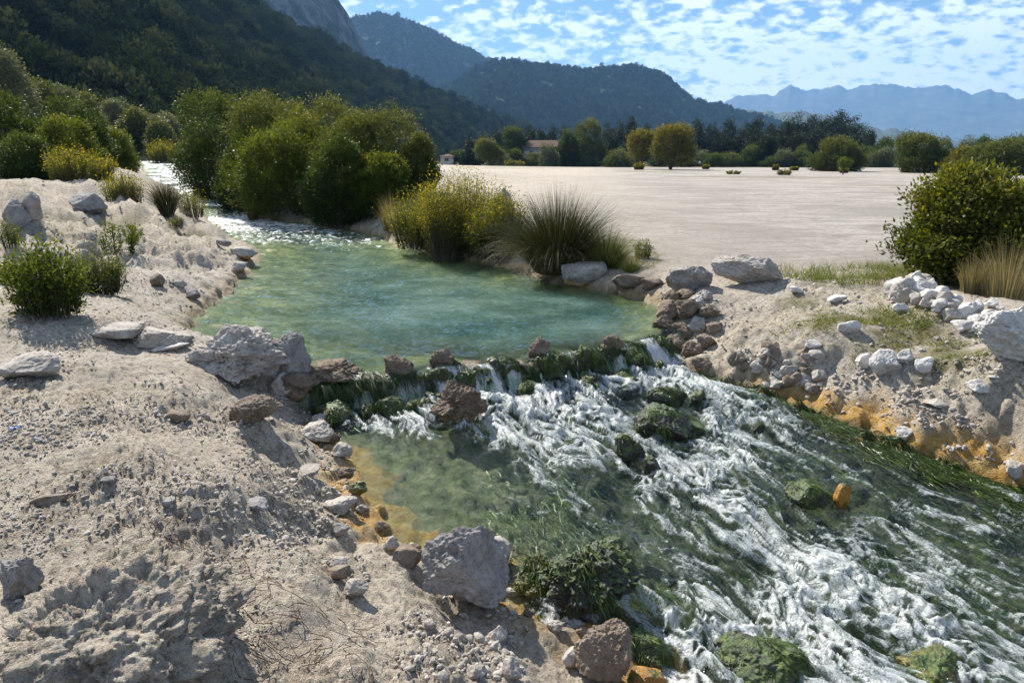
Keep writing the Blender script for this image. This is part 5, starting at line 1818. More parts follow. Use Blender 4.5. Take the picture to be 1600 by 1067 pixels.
upright_shrub('flowering_shrub', 'yellow-flowered shrub leaning over the pool edge', 664, by(664, 386), 286, 112, LM_YELLOW, 1101, 150, 130, (.055, .017))
upright_shrub('flowering_shrub', 'tallest yellow-flowered shrub in the middle of the pool bank', 724, by(724, 396), 262, 140, LM_YELLOW, 1102, 190, 130, (.055, .017), flower=.36)
upright_shrub('flowering_shrub', 'yellow-flowered shrub touching the rush clump', 778, by(778, 402), 288, 90, LM_YELLOW, 1103, 120, 120, (.055, .017))
upright_shrub('flowering_shrub', 'yellow-flowered shrub behind the pointed grey rock', 694, 14.6, 252, 64, LM_YELLOW, 1104, 60, 80, flower=.5)
upright_shrub('flowering_shrub', 'golden shrub on the crest of the left mound', 118, 20.5, 222, 84, LM_YELLOW, 1105, 90, 80, flower=.45, leaf=(.06, .018))
upright_shrub('flowering_shrub', 'smaller golden shrub right of the one on the crest', 160, 21.5, 236, 44, LM_YELLOW, 1110, 50, 70, flower=.4, leaf=(.06, .018))
upright_shrub('flowering_shrub', 'golden shrub on the mound slope left of the dark rush tuft', 196, 18.0, 262, 64, LM_YELLOW, 1106, 80, 75, flower=.35, leaf=(.055, .016))
upright_shrub('flowering_shrub', 'yellow weed spilling to the stream right of the dark rush tuft', 300, by(300, 338), 288, 44, LM_YELLOW, 1107, 45, 70, flower=.4)
upright_shrub('flowering_shrub', 'golden shrub far off where the stream disappears', 262, 60, 214, 60, LM_YELLOW, 1108, 70, 60, flower=.3, leaf=(.14, .05))
upright_shrub('flowering_shrub', 'small leafy plant alone at the field edge right of the rush clump', 1003, by(1003, 404), 366, 36, LM_GREEN, 1109, 22, 45, flower=.1)
upright_shrub('leafy_shrub', 'leafy green half of the bank shrub left of the pool', 78, by(78, 490), 364, 116, LM_GREEN, 1111, 110, 62, leaf=(.05, .020), flower=.1, lean=.5)
upright_shrub('dry_shrub', 'dry brownish half of the bank shrub facing the pool', 150, by(150, 458), 386, 96, LM_OLIVE, 1112, 120, 70, leaf=(.04, .010), flower=.35)
upright_shrub('sapling', 'thin small-leaved sapling behind the bank shrub', 182, by(182, 398), 332, 66, LM_GREEN, 1113, 16, 55, leaf=(.05, .024), flower=.1)
upright_shrub('leafy_weed', 'bright leafy weed by the stream below the dark rush tuft', 276, by(276, 356), 332, 24, LM_GREEN, 1114, 16, 40, flower=.5)
upright_shrub('leafy_weed', 'low green weed on the spit beside the pool head', 205, by(205, 372), 346, 46, LM_GREEN, 1115, 26, 40, flower=.2)
upright_shrub('leafy_weed', 'tall pale weed at the left frame edge', 16, by(16, 385), 340, 30, LM_GREEN, 1116, 20, 45, flower=.5)
upright_shrub('leafy_weed', 'yellowing weed at the left frame edge below the pale one', 12, by(12, 440), 404, 44, LM_YELLOW, 1117, 24, 45, flower=.5)
upright_shrub('leafy_weed', 'yellow-green weed under the ragged olive bush', 640, by(640, 366), 322, 40, LM_OLIVE, 1118, 26, 40, flower=.4)


def tussock(name, label, px, y, top, wpx, mat, seed, n=2200, wid=.006, spread=1.0, foot=.18, ry=.9, droop=.35, cat='rush', group=None, dry=.1, h=None, hup=.4):
    rng = np.random.RandomState(seed)
    c, dep = at_px(px, y)
    H = h if h else top_height(top, y, c[2])
    Rx = wpx / FPX * dep / 2
    K = 6
    a = rng.uniform(0, 6.283, n)
    q = rng.rand(n) ** .5
    ft = np.stack([np.cos(a) * Rx * foot * q, np.sin(a) * Rx * foot * q * ry, np.zeros(n)], 1)
    lean = q * rng.uniform(.5, 1.1, n) * spread
    ln = H * rng.uniform(.55, 1.08, n)
    out = np.stack([np.cos(a), np.sin(a) * ry, 0 * a], 1)
    th = lean * 1.15
    path = []
    for k in range(K):
        u = k / (K - 1)
        ang = th * (.55 + .45 * u) + droop * u * u * q * rng.uniform(.4, 1.2, n)
        path.append(ft + out * (np.sin(ang) * ln * u * Rx / H * .98)[:, None] * 1.0 + np.array([0, 0, 1.0]) * (np.cos(np.minimum(ang, 1.65)) * ln * u)[:, None])
    P = np.stack(path, 1)
    P[:, :, 2] = np.maximum(P[:, :, 2], .005)
    tint = np.clip(rng.beta(2, 3, n) + (rng.rand(n) < dry) * .5 + .25 * (lean > .85), 0, 1)
    v, f, tt = ribbons(P, rng.uniform(.6, 1.3, n) * wid, tint, True, rng)
    root = link(name, None, label=label, cat=cat, group=group, loc=(c[0], c[1], c[2] - .02))
    link('blades', mesh_np('blades', v, f, dict(tint=tt), False, mat), parent=root)
    # withered blades lying round the foot
    m = max(60, n // 18)
    a2 = rng.uniform(0, 6.283, m)
    l2 = rng.uniform(.3, .8, m) * Rx
    u = np.linspace(0, 1, 4)[None, :]
    x = np.cos(a2)[:, None] * (Rx * foot * .5 + l2[:, None] * u)
    y2 = np.sin(a2)[:, None] * ry * (Rx * foot * .5 + l2[:, None] * u)
    z = .04 * H + .30 * H * u * (1 - u) * rng.rand(m)[:, None]
    v, f, tt = ribbons(np.stack([x, y2, z], -1), rng.uniform(.6, 1.2, m) * wid, rng.rand(m), True, rng)
    link('dead_blades', mesh_np('dead_blades', v, f, dict(tint=tt), False, LM_DRY), parent=root)
    return root


tussock('rush_clump', 'big spiky dark rush clump at the right edge of the pool', 872, by(872, 424), 288, 205, LM_RUSH, 1201, 7500, .007, 1.12, .34, dry=.03, droop=.2)
tussock('rush_tuft', 'dark rush tuft on the left bank of the upper stream', 262, by(262, 336), 270, 92, LM_RUSH, 1202, 1300, .010, .8)
tussock('rush_tuft', 'spiky grey tuft in the shade under the tall dark bush', 396, 22.5, 258, 60, LM_RUSH, 1203, 600, .012)
tussock('grass_tuft', 'green grassy tuft spreading right of the rush clump', 945, by(945, 418), 342, 110, LM_GRASS, 1204, 2200, .006, 1.1, .4, dry=.2)
tussock('dry_grass_tuft', 'tall dry grass tuft in front of the round leafy bush', 1572, by(1572, 466), 362, 110, LM_DRY, 1205, 700, .005, .6, .6, dry=.3)
tussock('dry_grass_tuft', 'dry grass tuft at the foot of the round leafy bush', 1518, by(1518, 458), 395, 60, LM_DRY, 1206, 700, .006, .6, .5)
tussock('dry_grass_tuft', 'pale dry tuft under the ragged olive bush', 612, by(612, 360), 296, 60, LM_DRY, 1207, 500, .010, .8, .4)
tussock('dry_grass_tuft', 'dry tuft at the pool head below the leafy green bush', 548, by(548, 350), 318, 40, LM_DRY, 1208, 350, .010, .8, .4)
tussock('grass_tuft', 'grassy tuft between the yellow shrubs and the thicket', 646, by(646, 376), 330, 50, LM_RUSH, 1209, 600, .008, .9, .4, dry=.4)
tussock('grass_tuft', 'small green tuft on the field edge before the rush clump', 985, by(985, 424), 392, 44, LM_GRASS, 1210, 500, .005, 1.1, .5, dry=.2)


# grass and creeping weeds nobody could count
def ground_cover():
    rng = np.random.RandomState(44)
    zones = [  # px, py, n, height m lo, hi, tint shift
        ((1195, 1430), (418, 452), 3600, .10, .24, 0.0), ((1200, 1545), (455, 560), 5200, .02, .06, .2), ((1330, 1480), (478, 520), 1500, .04, .10, 0.0), ((1440, 1560), (530, 572), 900, .03, .07, 0.0), ((930, 1030), (385, 428), 1500, .04, .12, .1), ((60, 150), (338, 362), 500, .04, .12, .2), ((230, 345), (348, 382), 700, .03, .09, .2), ((0, 60), (400, 480), 500, .03, .10, .3), ((560, 650), (335, 368), 500, .04, .12, .3), ((1270, 1310), (480, 510), 300, .03, .07, .0)]
    V, F, T, off = [], [], [], 0
    for (x0, x1), (y0, y1), n, lo, hi, ts in zones:
        a, b_ = rng.uniform(x0, x1, n), rng.uniform(y0, y1, n)
        D = np.stack([(a - 800) / FPX, _cp + (533.5 - b_) / FPX * _sp, -_sp + (533.5 - b_) / FPX * _cp], 1)
        t = -CAM_Z / D[:, 2]
        for _ in range(12):
            t = .5 * t + .5 * (terrain(D[:, 0] * t, D[:, 1] * t, False) - CAM_Z) / D[:, 2]
        X, Y = D[:, 0] * t, D[:, 1] * t
        ell = ((a - (x0 + x1) / 2) / (x1 - x0) * 2) ** 2 + ((b_ - (y0 + y1) / 2) / (y1 - y0) * 2) ** 2
        ok = (ell < 1.05) & (fbm2(X, Y, 2.2, 3, 151) > -.12) & (np.minimum(sdist(X, Y, CREEK), sdist(X, Y, RAPID)) > .08)
        X, Y = X[ok], Y[ok]
        m = len(X)
        K = 4
        an = rng.uniform(0, 6.283, m)
        hh = rng.uniform(lo, hi, m)
        ln = hh * rng.uniform(.3, 1.2, m) * (1.8 if hi < .08 else 1)
        Z = terrain(X, Y)
        pth = []
        for k in range(K):
            u = k / (K - 1)
            pth.append(np.stack([X + np.cos(an) * ln * u ** 1.4, Y + np.sin(an) * ln * u ** 1.4, Z + hh * (u - .25 * u * u)], 1))
        v, f, tt = ribbons(np.stack(pth, 1), rng.uniform(.004, .008, m), np.clip(rng.beta(2, 2.5, m) + ts + .3 * (rng.rand(m) < .15), 0, 1), True, rng)
        V.append(v)
        F.append(f + off)
        T.append(tt)
        off += len(v)
    link('grass', mesh_np('grass', np.concatenate(V), np.concatenate(F), dict(tint=np.concatenate(T)), False, LM_GRASS), kind='stuff', label='green and browning grass and creeping weeds on the banks', cat='grass')


ground_cover()


def twigs():
    rng = np.random.RandomState(61)
    P = []
    n = 240
    for i in range(n):
        a, b_ = 295 + rng.normal() * 42, 900 + rng.normal() * 62
        if rng.rand() < .25:
            a, b_ = rng.uniform(330, 620), rng.uniform(860, 1060)
        c = on_level(a, b_, -.05)
        an = rng.uniform(0, 6.283)
        l = rng.uniform(.04, .22)
        k = np.linspace(0, 1, 5)
        x = c[0] + np.cos(an) * l * k + .01 * rng.normal(size=5)
        y = c[1] + np.sin(an) * l * k + .01 * rng.normal(size=5)
        P.append(np.stack([x, y, k * rng.uniform(0, .07) + .006 + .05 * k * (1 - k) * rng.rand()], 1))
    P = np.array(P)
    P[:, :, 2] += terrain(P[:, :, 0].ravel(), P[:, :, 1].ravel()).reshape(n, 5)
    v, f = tubes(list(P), [np.linspace(.0022, .0010, 5)] * n, 4)
    b = NB('dry_twig')
    m = b.done(b.principled((.115, .07, .045), .85, .2))
    link('twigs', mesh_np('twigs', v, f, None, True, m), kind='stuff', label='tangle of dry brown twigs beside the tufa outcrop', cat='twigs')
    # one long bent twig standing up
    c = ground_at(198, 892)
    K = np.array([[0, 0, 0], [-.005, .01, .06], [-.02, .02, .11], [-.07, .06, .15], [-.12, .10, .175]]) + c
    v, f = tubes([K], [np.linspace(.003, .0012, 5)], 5)
    link('twig', mesh_np('twig', v, f, None, True, m), label='single long bent twig standing in the dirt', cat='twig')
    for (a, b_, s, lb) in ((22, 672, .032, 'larger scrap of blue plastic litter on the dirt'), (58, 687, .022, 'smaller scrap of blue plastic litter right of the other')):
        c = ground_at(a, b_)
        g = np.linspace(-1, 1, 8)
        X, Y = np.meshgrid(g, g)
        Z = .35 * n2(X * 1.7 + a, Y * 1.7, 5) + .15 * n2(X * 4, Y * 4 + a, 6)
        q = np.stack([X * s * (1 + .3 * Y), Y * s * .5, Z * s + .5 * s], -1).reshape(-1, 3)
        bb = NB('blue_plastic')
        mm = bb.done(bb.principled((.02, .09, .26), .5, .3))
        o = link('plastic_scrap', mesh_np('plastic_scrap', q, grid_faces(8, 8), None, True, mm), label=lb, cat='litter', loc=tuple(c))
        sm = o.modifiers.new('thickness', 'SOLIDIFY')
        sm.thickness = .002


twigs()

# ------------------------------------------------------------------ woods on the slopes
def clump_tree(seed, nsprig, per, leaf, H=1.0, R_=.55, spread=.05, mat=None):
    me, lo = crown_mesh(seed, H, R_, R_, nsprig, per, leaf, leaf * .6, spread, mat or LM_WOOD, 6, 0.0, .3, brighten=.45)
    return me


WOOD_SRC = [clump_tree(2000 + i, 260, 5, .085, 1.0, .55, .045) for i in range(5)]
# a matching solid core keeps the far crowns from being see-through
def wood(name, label, H, count, size, umin, umax, seed, src, xr=None):
    x, y, Z, front, az, Rb, Rr, xs = H
    rng = np.random.RandomState(seed)
    nr = front.shape[0]
    ci = rng.rand(count * 3) * (len(xs) - 1.001)
    u = umin + (umax - umin) * rng.rand(count * 3)
    ok = np.ones(len(ci), bool)
    if xr:
        px = np.interp(ci, np.arange(len(xs)), xs)
        ok = (px > xr[0]) & (px < xr[1])
    ci, u = ci[ok][:count], u[ok][:count]
    rows = front[:, 0]
    last = int(np.nonzero(rows >= 1)[0][0])
    ri = np.interp(u, rows[:last + 1], np.arange(last + 1))
    r0, c0 = np.minimum(ri.astype(int), last - 1), ci.astype(int)
    fr, fc = ri - r0, ci - c0

    def bil(M):
        return M[r0, c0] * (1 - fr) * (1 - fc) + M[r0 + 1, c0] * fr * (1 - fc) + M[r0, c0 + 1] * (1 - fr) * fc + M[r0 + 1, c0 + 1] * fr * fc
    P = np.stack([bil(x), bil(y), bil(Z)], 1)
    gap = fbm2(P[:, 0], P[:, 1], .018, 3, seed)
    k = gap > -.55
    P = P[k]
    n = len(P)
    sc_ = size * np.exp(rng.normal(size=n) * .28) * (1 + .35 * fbm2(P[:, 0], P[:, 1], .03, 2, seed + 3))
    P[:, 2] -= .12 * sc_
    me = mesh_np(name, P, np.zeros((0, 3), int), dict(scl=sc_, rot=rng.uniform(0, 6.283, n)))
    a = me.attributes.new('pick', 'INT', 'POINT')
    a.data.foreach_set('value', rng.randint(0, len(src), n).astype(np.int32))
    o = link(name, me, kind='stuff', label=label, cat='forest')
    ng = bpy.data.node_groups.new(name, 'GeometryNodeTree')
    ng.interface.new_socket('Geometry', in_out='INPUT', socket_type='NodeSocketGeometry')
    ng.interface.new_socket('Geometry', in_out='OUTPUT', socket_type='NodeSocketGeometry')
    N, L = ng.nodes.new, ng.links.new
    gi, go = N('NodeGroupInput'), N('NodeGroupOutput')
    iop = N('GeometryNodeInstanceOnPoints')
    jn = N('GeometryNodeJoinGeometry')
    for i, s in enumerate(src):
        so = bpy.data.objects.get('wood_tree_source.%s' % s.name) or bpy.data.objects.new('wood_tree_source.%s' % s.name, s)
        oi = N('GeometryNodeObjectInfo')
        oi.inputs['Object'].default_value = so
        oi.inputs['As Instance'].default_value = True
        L(oi.outputs['Geometry'], jn.inputs[0])

    def att(nm, ty):
        q = N('GeometryNodeInputNamedAttribute')
        q.data_type = ty
        q.inputs['Name'].default_value = nm
        return q.outputs['Attribute']
    L(gi.outputs[0], iop.inputs['Points'])
    L(jn.outputs[0], iop.inputs['Instance'])
    iop.inputs['Pick Instance'].default_value = True
    L(att('pick', 'INT'), iop.inputs['Instance Index'])
    cx = N('ShaderNodeCombineXYZ')
    L(att('rot', 'FLOAT'), cx.inputs[2])
    L(cx.outputs[0], iop.inputs['Rotation'])
    L(att('scl', 'FLOAT'), iop.inputs['Scale'])
    L(iop.outputs[0], go.inputs[0])
    md = o.modifiers.new('wood', 'NODES')
    md.node_group = ng
    return o


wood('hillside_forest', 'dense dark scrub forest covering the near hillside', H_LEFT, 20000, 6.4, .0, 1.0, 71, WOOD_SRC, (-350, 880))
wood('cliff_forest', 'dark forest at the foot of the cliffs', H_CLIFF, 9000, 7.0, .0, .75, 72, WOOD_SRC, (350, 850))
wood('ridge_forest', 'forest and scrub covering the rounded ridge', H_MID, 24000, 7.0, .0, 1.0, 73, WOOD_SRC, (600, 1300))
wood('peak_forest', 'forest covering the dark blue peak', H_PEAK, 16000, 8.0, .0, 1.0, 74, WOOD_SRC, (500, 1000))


# ------------------------------------------------------------------ trees round the field
def tree(name, label, px, y, top, wpx, mat, seed, trunk=.25, nsprig=900, per=7, leaf=(.22, .11), spread=.22, group=None, cat='tree', nlob=7, ry=.85, r0=.14, shape=None, h=None):
    c, dep = at_px(px, y)
    H = h if h else top_height(top, y, c[2])
    Rx = wpx / FPX * dep / 2
    rng = np.random.RandomState(seed)
    lobes = None
    if shape == 'pine':
        lobes = []
        for k in range(10):
            q = k / 9
            w = (1 - q) ** .5 * .75 + .22
            a = rng.uniform(0, 6.283)
            lobes.append((Rx * .32 * w * math.cos(a), Rx * .32 * w * math.sin(a), H * (trunk + .06 + (.94 - trunk) * q * .93), Rx * w * .8, Rx * w * .8, H * .085))
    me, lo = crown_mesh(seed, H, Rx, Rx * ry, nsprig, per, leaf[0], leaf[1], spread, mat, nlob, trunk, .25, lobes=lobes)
    root = link(name, None, label=label, cat=cat, group=group, loc=(c[0], c[1], c[2] - .05))
    link('crown', me, parent=root)
    if shape == 'pine':
        v, f = tubes([np.array([[0, 0, -.2], [0.02 * H * rng.normal(), 0, H * .5], [0, 0, H * .95]])], [np.array([r0, r0 * .6, r0 * .15])], 7)
        tm = mesh_np('trunk', v, f, None, True, M_BARK)
    else:
        tm = stems_mesh(seed, lo, H, r0, 9, 'trunk', trunk * .9)
    link('trunk', tm, parent=root)
    return root


def copy_tree(src, loc, rz, scale, label=None):
    r = src.copy()
    COL.objects.link(r)
    r.location = loc
    r.rotation_euler = (0, 0, rz)
    r.scale = scale
    if label:
        r['label'] = label
    for ch in list(src.children):
        q = ch.copy()
        COL.objects.link(q)
        q.parent = r
    return r


tree('tree', 'golden round-crowned tree standing alone on the field', 1048, 112, 199, 94, LM_GOLD, 3001, .13, 2200, 8, (.26, .13), .26)
tree('tree', 'yellower tree leaning out left of the golden round tree', 1000, 118, 205, 58, LM_GOLD, 3002, .22, 1100, 8, (.26, .13), .26)
tree('tree', 'olive-green round tree on the left part of the field', 766, 150, 219, 54, LM_OLIVE, 3003, .16, 1300, 7, (.32, .16), .3)
tree('bush', 'big round dark-footed bush in the middle distance of the field', 1306, 108, 217, 92, LM_OLIVE, 3004, .0, 2600, 8, (.26, .12), .26, cat='bush', nlob=9)
tree('sapling', 'small sapling before the big round field bush', 1317, 82, 246, 22, LM_GREEN, 3005, .3, 260, 7, (.14, .07), .12, r0=.04)
tree('bush', 'broad brownish bush on the right edge of the field', 1444, 98, 214, 92, LM_OLIVE, 3006, .0, 2400, 8, (.26, .12), .26, cat='bush', nlob=9)
tree('bush', 'yellowish bush right of the broad brownish one', 1500, 90, 232, 54, LM_GOLD, 3007, .0, 1200, 8, (.24, .11), .22, cat='bush')
tree('bush', 'green bush at the far right behind the round leafy bush', 1560, 84, 220, 110, LM_OLIVE, 3008, .0, 2200, 8, (.24, .11), .24, cat='bush', nlob=9)
tree('tree', 'tall loose-crowned tree right of the white house', 922, 190, 188, 56, LM_OLIVE, 3009, .10, 1400, 7, (.42, .2), .4)
tree('tree', 'dark round tree hiding the right end of the white house', 886, 186, 207, 40, LM_DARK, 3010, .10, 1000, 7, (.4, .2), .35)
tree('tree', 'dark tree left of the white house', 800, 198, 200, 46, LM_DARK, 3011, .08, 1100, 7, (.42, .2), .4)
# pine wood behind the field
def NTH(k):
    tens = ['', '', 'twenty', 'thirty', 'forty', 'fifty']
    return ORD[k] if k < len(ORD) else tens[(k + 1) // 10] + '-' + ORD[(k + 1) % 10 - 1]


pines = []
rng = np.random.RandomState(12)
for k in range(5):
    pines.append(tree('pine_tree', 'dark pine in the wood behind the field', 1100 + k * 40, 205, 190, 34, LM_PINE, 3100 + k, .10, 900, 7, (.46, .17), .42, group='dark pines of the wood behind the field', shape='pine'))
PX = [(735, 214, 34), (752, 208, 36), (775, 205, 30), (812, 203, 30), (828, 196, 26), (846, 200, 24), (862, 197, 24), (880, 200, 28), (902, 201, 26), (948, 194, 26), (966, 190, 30), (985, 186, 30), (1008, 196, 28), (1040, 190, 26), (1062, 194, 30), (1085, 190, 36), (1112, 193, 36), (1136, 188, 34), (1162, 193, 40), (1178, 181, 34), (1200, 196, 38), (1222, 186, 40), (1240, 180, 44), (1262, 184, 46), (1285, 180, 46), (1308, 177, 48), (1328, 184, 40), (1345, 196, 34), (1358, 206, 22), (1190, 212, 40), (1150, 214, 40), (1245, 208, 50), (1290, 206, 50), (1330, 210, 44), (1100, 214, 40)]
PX += [(1075, 206, 40), (1128, 206, 40), (1212, 204, 44), (1268, 200, 46), (1310, 198, 44), (1180, 200, 40), (1030, 204, 30), (955, 206, 30)]
PX.sort()
for k, (px, top, w) in enumerate(PX):
    y = 205 + rng.uniform(-12, 22) + (14 if top < 200 else -10)
    c, dep = at_px(px, y)
    H = top_height(top, y, c[2])
    src = pines[k % 5]
    s0 = top_height(190, 205, tz(float(src.location.x), 205))
    w0 = 34
    sx = (w / FPX * dep) / (w0 / FPX * (205 * _cp + 1.7 * _sp))
    loc = (c[0], c[1], c[2] - .05)
    if k < 5:
        src.location = loc
        src.scale = (sx, sx, H / s0)
        src['label'] = '%s dark pine from the left in the wood behind the field' % NTH(k)
    else:
        copy_tree(src, loc, rng.uniform(0, 6.28), (sx, sx, H / s0), '%s dark pine from the left in the wood behind the field' % NTH(k))
# undergrowth bushes along the far edge
ub = [tree('bush', 'dark bush in the row along the far edge of the field', 700, 185, 232, 44, (LM_DARK, LM_OLIVE, LM_GREYGREEN)[k], 3200 + k, .0, 700, 7, (.36, .18), .32, cat='bush', group='dark bushes along the far edge of the field') for k in range(3)]
s0 = top_height(232, 185, 0.0)
US = [(720, 236, 40), (738, 230, 44), (805, 234, 40), (835, 238, 36), (858, 226, 40), (905, 232, 44), (935, 236, 46), (965, 232, 50), (1090, 236, 44), (1115, 240, 40), (1140, 238, 44), (1168, 232, 36), (1195, 236, 44), (1222, 234, 36), (1248, 236, 44), (1375, 232, 50), (1395, 238, 44), (1360, 236, 40), (1412, 226, 50), (1250, 226, 30), (1175, 226, 30), (1215, 226, 30), (1376, 218, 40), (1412, 210, 30), (1470, 216, 40), (1532, 216, 44), (1582, 212, 50), (1502, 219, 34), (985, 238, 40), (1030, 238, 40)]
US += [(1065, 240, 50), (1150, 244, 50), (1210, 244, 50), (880, 242, 44), (780, 240, 40), (1270, 240, 40), (1345, 230, 44), (920, 244, 40)]
US.sort()
for k, (px, top, w) in enumerate(US):
    lbl = '%s %s bush from the left in the row along the far field edge' % (NTH(k), ('dark green', 'olive', 'grey-green')[k % 3])
    y = 180 + rng.uniform(-8, 14)
    c, dep = at_px(px, y)
    H = top_height(top, y, c[2])
    sx = (w / 44) * dep / (185 * _cp + 1.7 * _sp)
    src = ub[k % 3]
    loc = (c[0], c[1], c[2] - .05)
    if k < 3:
        src.location = loc
        src.scale = (sx, sx, H / s0)
        src['label'] = lbl
    else:
        copy_tree(src, loc, rng.uniform(0, 6.28), (sx, sx, H / s0), lbl)

# tree on the slope at the far left, bushes between mound and hill
tree('tree', 'pale olive tree at the left frame edge against the hillside', 12, 62, 74, 110, LM_GREYGREEN, 3301, .12, 2600, 8, (.22, .08), .24)
MB = sorted([(40, 70, 128, 70), (75, 78, 130, 60), (140, 85, 150, 70), (215, 95, 172, 66), (255, 90, 190, 50), (240, 100, 182, 60), (190, 100, 160, 60), (270, 105, 180, 50), (105, 80, 140, 60), (20, 75, 118, 60)])
mb = None
for k, (px, y, top, w) in enumerate(MB):
    if k < 2:
        o = tree('tree', '%s grey-green tree from the left at the foot of the wooded hillside' % ORD[k], px, y, top, w, (LM_OLIVE, LM_GREYGREEN)[k], 3310 + k, .05, 1200, 7, (.28, .13), .26, group='trees at the foot of the wooded hillside')
        mb = (mb or []) + [(o, top_height(top, y, tz(float(o.location.x), y)), w / FPX * (y * _cp))]
    else:
        c, dep = at_px(px, y)
        o, h0, w0 = mb[k % 2]
        copy_tree(o, (c[0], c[1], c[2] - .05), rng.uniform(0, 6.28), (w / FPX * dep / w0,) * 2 + (top_height(top, y, c[2]) / h0,), '%s grey-green tree from the left at the foot of the wooded hillside' % ORD[k])

# low yellow shrubs dotted over the field
FS = [(803, 262, 34, 12, 'yellow shrub pair below the olive-green round tree'), (838, 257, 14, 7, 'small yellow shrub right of the yellow shrub pair'), (998, 268, 18, 11, 'yellow shrub at the foot of the leaning yellow tree'), (1103, 267, 12, 7, 'small yellow shrub right of the golden tree'), (1146, 274, 22, 6, 'flat green shrub below the goal frame'), (1212, 268, 10, 9, 'small yellow shrub above the double shrub on the field'), (1226, 275, 24, 10, 'round yellow-green shrub in the middle of the field'), (1241, 268, 14, 7, 'small yellow shrub right of the round yellow-green one'), (1318, 271, 14, 10, 'grassy shrub at the foot of the small sapling'), (1279, 267, 8, 5, 'tiny shrub left of the sapling'), (748, 256, 16, 6, 'small yellow shrub under the olive-green round tree'), (1508, 270, 30, 12, 'yellow shrub line before the yellowish bush')]
for k, (px, py, w, h, lb) in enumerate(FS):
    c = on_level(px, py, 0.0)
    dep = c[1] * _cp + 1.7 * _sp
    upright_shrub('field_shrub', lb, px, c[1], 0, w, LM_YELLOW, 3400 + k, 40, 45, leaf=(.0016 * dep, .0007 * dep), flower=.25, h=h / FPX * dep)


# ------------------------------------------------------------------ built things far off
def plain(name, col, rough=.8):
    b = NB(name)
    n = b.noise(b.pos(), 1.5, 5, .6)
    return b.done(b.principled(b.mix(b.ramp(n, [(.35, .25), (.6, 0.0)]), col, tuple(c * .7 for c in col)), rough, .2))


M_WALL = plain('whitewash', (.42, .42, .42))
M_ROOF = plain('roof_tile', (.11, .065, .05))
M_PANE = plain('window_pane', (.025, .03, .035), .2)
M_METAL = plain('painted_metal', (.55, .55, .53), .5)
M_STEEL = plain('steel', (.22, .23, .24), .5)
M_POLE = plain('wooden_pole', (.12, .10, .08))


def box(x0, x1, y0, y1, z0, z1):
    v = [(x, y, z) for z in (z0, z1) for x, y in ((x0, y0), (x1, y0), (x1, y1), (x0, y1))]
    return np.array(v, float), np.array([(3, 2, 1, 0), (4, 5, 6, 7), (0, 1, 5, 4), (1, 2, 6, 5), (2, 3, 7, 6), (3, 0, 4, 7)])


def boxes(lst):
    V, F, o = [], [], 0
    for b_ in lst:
        v, f = box(*b_)
        V.append(v)
        F.append(f + o)
        o += 8
    return np.concatenate(V), np.concatenate(F)


def house(label, px, y, w, hw, hr, nwin, seed, name='house', rz=0.0):
    c, dep = at_px(px, y)
    root = link(name, None, label=label, cat='house', loc=tuple(c), rotz=rz)
    d = 7.0
    wins = []
    z0, z1 = hw * .50, hw * .80
    cw = 1.0
    xs = np.linspace(-w / 2, w / 2, nwin + 2)[1:-1]
    # front wall built round the openings
    parts = [(-w / 2, w / 2, 0, .3, -.3, z0), (-w / 2, w / 2, 0, .3, z1, hw)]
    e = [-w / 2] + [q for x in xs for q in (x - cw / 2, x + cw / 2)] + [w / 2]
    for i in range(0, len(e), 2):
        parts.append((e[i], e[i + 1], 0, .3, z0, z1))
    parts += [(-w / 2, w / 2, d - .3, d, -.3, hw), (-w / 2, -w / 2 + .3, .3, d - .3, -.3, hw), (w / 2 - .3, w / 2, .3, d - .3, -.3, hw)]
    v, f = boxes(parts)
    link('wall', mesh_np('wall', v, f, None, False, M_WALL), parent=root)
    for x in xs:
        v, f = box(x - cw / 2, x + cw / 2, .16, .2, z0, z1)
        wo = link('window', mesh_np('window', v, f, None, False, M_PANE), parent=root)
        v, f = boxes([(x - .03, x + .03, .11, .155, z0, z1), (x - cw / 2, x + cw / 2, -.08, .155, z0 - .07, z0 - .003)])
        link('frame', mesh_np('frame', v, f, None, False, M_WALL), parent=wo)
    o_ = .45
    v = np.array([(-w / 2 - o_, -o_, hw), (w / 2 + o_, -o_, hw), (w / 2 + o_, d + o_, hw), (-w / 2 - o_, d + o_, hw), (-w / 2 + 2, d / 2, hw + hr), (w / 2 - 2, d / 2, hw + hr), (-w / 2 - o_, -o_, hw - .15), (w / 2 + o_, -o_, hw - .15), (w / 2 + o_, d + o_, hw - .15), (-w / 2 - o_, d + o_, hw - .15)])
    fq = [(0, 1, 5, 4), (2, 3, 4, 5), (6, 7, 1, 0), (7, 8, 2, 1), (8, 9, 3, 2), (9, 6, 0, 3), (9, 8, 7, 6)]
    me = bpy.data.meshes.new('roof')
    me.from_pydata([tuple(q) for q in v], [], fq + [(1, 2, 5), (3, 0, 4)])
    me.materials.append(M_ROOF)
    link('roof', me, parent=root)
    return root


house('white house with red tiled roof among the trees behind the field', 848, 196, 12.5, 5.2, 1.9, 3, 1, rz=-.15)
house('small grey-white ruined building beyond the yellow shrubs', 698, 185, 3.2, 2.6, .5, 1, 2, 'hut')
house('low pale shed half hidden behind bushes on the right', 1384, 176, 9.0, 2.4, .8, 2, 3, 'shed')


